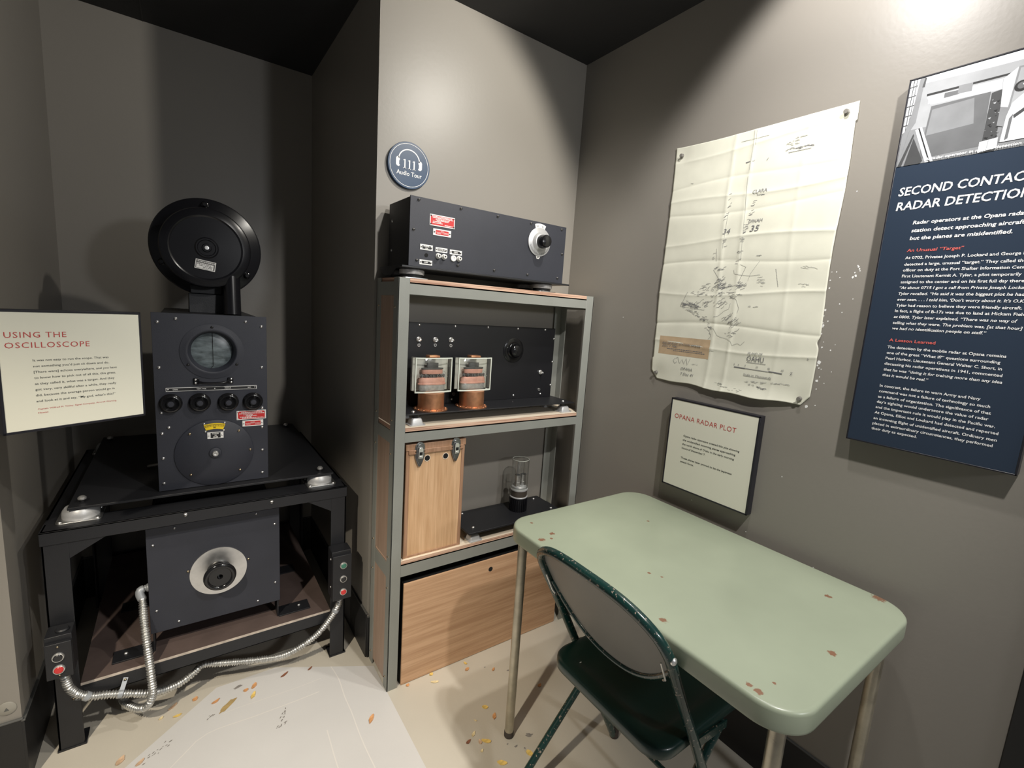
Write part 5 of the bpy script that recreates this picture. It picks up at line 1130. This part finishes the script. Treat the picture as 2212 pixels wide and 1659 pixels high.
for L_ in ([(.837, 1.576), (.819, 1.568)], [(.857, 1.560), (.853, 1.548), (.836, 1.544), (.800, 1.540), (.770, 1.543)], [(.777, 1.585), (.800, 1.548), (.806, 1.525)], [(.905, 1.41), (.89, 1.412), (.87, 1.43), (.855, 1.437), (.852, 1.455)], [(.86, 1.48), (.835, 1.468), (.822, 1.44), (.825, 1.425)]): stroke(mb, L_, .0010, 1)
NEXT('dashed_tracks')
scribs([(.925, 1.568), (.89, 1.565)], 10, .003, .008, .016, .1, .7); scribs([(.905, 1.535), (.893, 1.515), (.885, 1.505)], 34, .008, .008, .018, .2, .9)
scribs([(.96, 1.508), (.92, 1.508), (.88, 1.505), (.84, 1.51), (.81, 1.515)], 44, .006, .007, .016, .1, .6); scribs([(.985, 1.488), (.93, 1.483), (.88, 1.478), (.83, 1.482)], 44, .008, .006, .015, -.1, .5)
scribs([(1.03, 1.450), (.99, 1.445), (.96, 1.440)], 60, .005, .006, .014, -.2, .5); scribs([(.97, 1.455), (.93, 1.45), (.89, 1.45), (.87, 1.455)], 32, .007, .007, .015, .2, .8); scribs([(1.01, 1.428), (.98, 1.42), (.955, 1.405), (.935, 1.398)], 30, .004, .006, .014, -.5, .2)
NEXT('plot_scribbles')
scribs([(.86, 1.415), (.84, 1.395), (.82, 1.39)], 26, .008, .01, .02, .3, 1.0); scribs([(.93, 1.395), (.92, 1.37), (.90, 1.355)], 14, .008, .006, .012, -.6, .6); scribs([(.86, 1.36), (.82, 1.355)], 9, .006, .006, .012, -.5, .5)
NEXT('coast_scribbles')
scribs([(.78, 1.528), (.75, 1.52)], 14, .006, .006, .012, -.2, .3, 1); scribs([(.65, 1.56), (.62, 1.555)], 5, .003, .008, .02, -.4, -.1, 1); scribs([(.65, 1.51), (.63, 1.512)], 6, .003, .006, .012, -.2, .2, 1); scribs([(.79, 1.447), (.76, 1.445)], 7, .002, .006, .012, -.1, .2, 1)
NEXT('side_notes')
scribs([(.729, 1.921), (.693, 1.921)], 12, .001, .004, .007, -.1, .1, 1); scribs([(.744, 1.914), (.706, 1.913)], 10, .0015, .004, .008, -.1, .1, 1); scribs([(.744, 1.906), (.712, 1.905)], 10, .0015, .004, .008, -.1, .1, 1); scribs([(.748, 1.894), (.670, 1.893)], 26, .0015, .006, .011, -.2, .3); stroke(mb, [(.738, 1.885), (.677, 1.884)], .0011)
NEXT('header_note')
scribs([(.865, 1.883), (.838, 1.885)], 8, .001, .005, .009, .0, .3); scribs([(.80, 1.885), (.79, 1.875)], 2, .002, .004, .008, .6, 1.2); scribs([(1.05, 1.86), (1.04, 1.855)], 3, .004, .004, .010, -.5, .5, 1)
scribs([(.79, 1.600), (.775, 1.600)], 6, .001, .004, .008, -.1, .3); scribs([(.818, 1.782), (.79, 1.778)], 9, .001, .004, .006, .0, .3)
NEXT('small_notes')
stroke(mb, [(1.031, 1.256), (1.022, 1.262), (1.018, 1.250), (1.012, 1.240), (1.004, 1.256), (.995, 1.240), (.988, 1.262), (.982, 1.238), (.972, 1.262)], .0013, 1); stroke(mb, [(1.033, 1.258), (1.040, 1.248), (1.032, 1.238), (1.024, 1.246)], .0013, 1); scribs([(.965, 1.245), (.945, 1.243)], 5, .001, .004, .006, -.1, .4, 1)
NEXT('signature')
scribs([(.769, 1.214), (.700, 1.219)], 22, .0015, .005, .010, -.1, .5, 1); scribs([(.689, 1.221), (.636, 1.225)], 18, .0015, .005, .010, -.1, .5, 1); scribs([(.758, 1.207), (.735, 1.206)], 6, .0015, .005, .008, -.1, .5, 1); scribs([(.728, 1.203), (.705, 1.199)], 14, .002, .005, .010, -.1, .5)
NEXT('signed_note')
stroke(mb, [(.915, 1.335), (.905, 1.345), (.915, 1.365), (.900, 1.372), (.885, 1.350), (.870, 1.345), (.850, 1.342), (.835, 1.335), (.828, 1.322), (.810, 1.330), (.80, 1.325), (.788, 1.338)], .0010, 1); scribs([(.908, 1.298), (.89, 1.297)], 4, .001, .004, .008, -.1, .2, 1); scribs([(.60, 1.31), (.597, 1.302)], 2, .001, .004, .007, .6, 1.2)
NEXT('coast_outline')
scribs([(.87, 1.20), (.83, 1.185), (.78, 1.183)], 26, .003, .004, .010, -.2, .2, 1)
NEXT('edge_notes')
for (ty, tz), t in zip(((1.101, 1.955), (.602, 1.955), (1.106, 1.195), (.604, 1.190)), ('upper corner nearest the room corner', 'upper corner nearest the navy panel', 'lower corner nearest the room corner', 'lower corner nearest the navy panel')):
    mb = MB(); mb.lathe((XR - .001, ty, tz), (-1, 0, 0), [(.0015, 0), (.0015, .004), (.0068, .0042), (.0068, .0055), (.0043, .007), (.0041, .0105), (.0058, .0120), (.0056, .0132), (0, .0136)], 22)
    tag(mb.build('pushpin', M['pin'], sharp=40), 'grey pushpin through the map\'s ' + t, 'pushpin', 'pushpins holding the map')

# ------------------------------------------------------------------ dry leaf scraps on the floor
CH = {'y': (0.80, 0.56, 0.16), 'o': (0.66, 0.33, 0.14), 'c': (0.80, 0.66, 0.38), 't': (0.62, 0.42, 0.27), 'b': (0.27, 0.11, 0.06)}
for k, v in CH.items(): M['leaf' + k] = mat('dry_leaf_' + k, v, 0.6, var=0.25, vscale=130)
def leaf(x, y, L, Wd, a, c, label, curl=0.004, n=10, pointed=1.0):
    mb = MB(); top, bot = [], []
    for i in range(n):
        t = 2*PI*i/n; cx = math.cos(t); sy = math.sin(t)
        px = cx*L*rl.uniform(.85, 1.1); py = sy*Wd*(1 - 0.45*pointed*abs(cx))*rl.uniform(.8, 1.15)
        X = x + px*math.cos(a) - py*math.sin(a); Y = y + px*math.sin(a) + py*math.cos(a); h = curl*(0.35 + 0.65*abs(cx)**1.5*rl.uniform(.7, 1.2))
        top.append(mb.bm.verts.new((X, Y, h + .0012))); bot.append(mb.bm.verts.new((X, Y, h*.55 + .0003)))
    ct = mb.bm.verts.new((x, y, .0016)); cb = mb.bm.verts.new((x, y, .0003))
    for i in range(n):
        j = (i+1) % n; mb.face([ct, top[i], top[j]]); mb.face([cb, bot[j], bot[i]]); mb.face([top[i], bot[i], bot[j], top[j]])
    tag(mb.build('leaf_scrap', M['leaf' + c], sharp=50), label, 'leaf', 'dry leaf scraps on the floor')
rl = random.Random(11)
for x, y, L, Wd, a, c, label in (
 (.874,1.415,.009,.0055,1.9,'y','tall yellow scrap by the crate, left of the table leg'), (.864,1.385,.010,.007,.2,'o','flat orange scrap just below a yellow one by the crate'), (.952,1.332,.009,.006,.7,'o','lone orange scrap nearest the table leg\'s left side'),
 (.735,1.432,.008,.0075,.3,'y','round yellow scrap touching the foot of the crate'), (.730,1.391,.016,.0065,-.4,'c','long cream leaf near the crate\'s left end'), (.832,1.199,.011,.0085,-.6,'y','square yellow scrap left of the table leg\'s lower half'),
 (.840,1.150,.013,.0075,.9,'o','curled brown orange leaf just left of the table leg'), (.743,1.127,.011,.0055,.6,'c','oblong cream scrap left of the table leg\'s foot'), (.715,1.112,.010,.006,.2,'b','brown scrap left of the overlapping yellow pair'),
 (.748,1.092,.009,.006,1.5,'t','small tan scrap against a big yellow leaf'), (.766,1.085,.018,.0075,-.75,'y','big yellow leaf beside a small tan scrap'), (1.059,1.177,.009,.007,.3,'o','orange scrap in the shadow between table leg and chair'),
 (.769,.996,.016,.009,-.7,'y','pointed yellow leaf at the bottom edge before the table leg'), (.862,.977,.013,.011,-1.2,'y','triangular yellow leaf between the table leg and the chair leg'), (.736,1.062,.006,.005,.4,'c','tiny cream crumb below the yellow pair'),
 (.775,1.169,.006,.002,-.9,'c','thin cream sliver left of the table leg\'s foot'), (.638,1.427,.007,.0065,.3,'o','small orange scrap at the rack\'s front left leg'),
 (-.189,1.589,.016,.010,1.0,'t','large pinkish tan leaf by the stand\'s left foot'), (-.142,1.553,.014,.006,.7,'t','narrow tan leaf on the painted patch\'s left edge'), (-.065,1.737,.016,.006,.7,'t','tan leaf lying under the hanging conduit loop'), (-.003,1.736,.010,.0085,.8,'o','round orange scrap at the painted patch\'s far edge'),
 (-.051,1.688,.012,.0055,.1,'y','yellow leaf left of the painted patch'), (-.095,1.702,.008,.005,.7,'c','pale cream crumb beside a yellow leaf under the stand'), (.054,1.690,.014,.006,.5,'o','orange leaf at the upper end of the ochre smear'), (.145,1.693,.008,.007,.2,'o','small round orange scrap between two larger leaves'),
 (.171,1.700,.015,.008,1.0,'o','orange leaf above the ochre smear, the farther of two'), (.164,1.657,.016,.0075,1.1,'y','yellow orange leaf above the ochre smear, the nearer of two'), (.270,1.702,.016,.005,.5,'b','flat reddish brown leaf in the patch\'s middle'), (.356,1.687,.011,.004,.6,'b','brown scrap near the stand\'s right foot'),
 (.480,1.355,.019,.0085,.9,'o','single curled orange leaf left of the rack\'s front leg')):
    leaf(x, y, L, Wd, a, c, label)

bpy.data.objects.remove(_to)
bpy.context.view_layer.update()
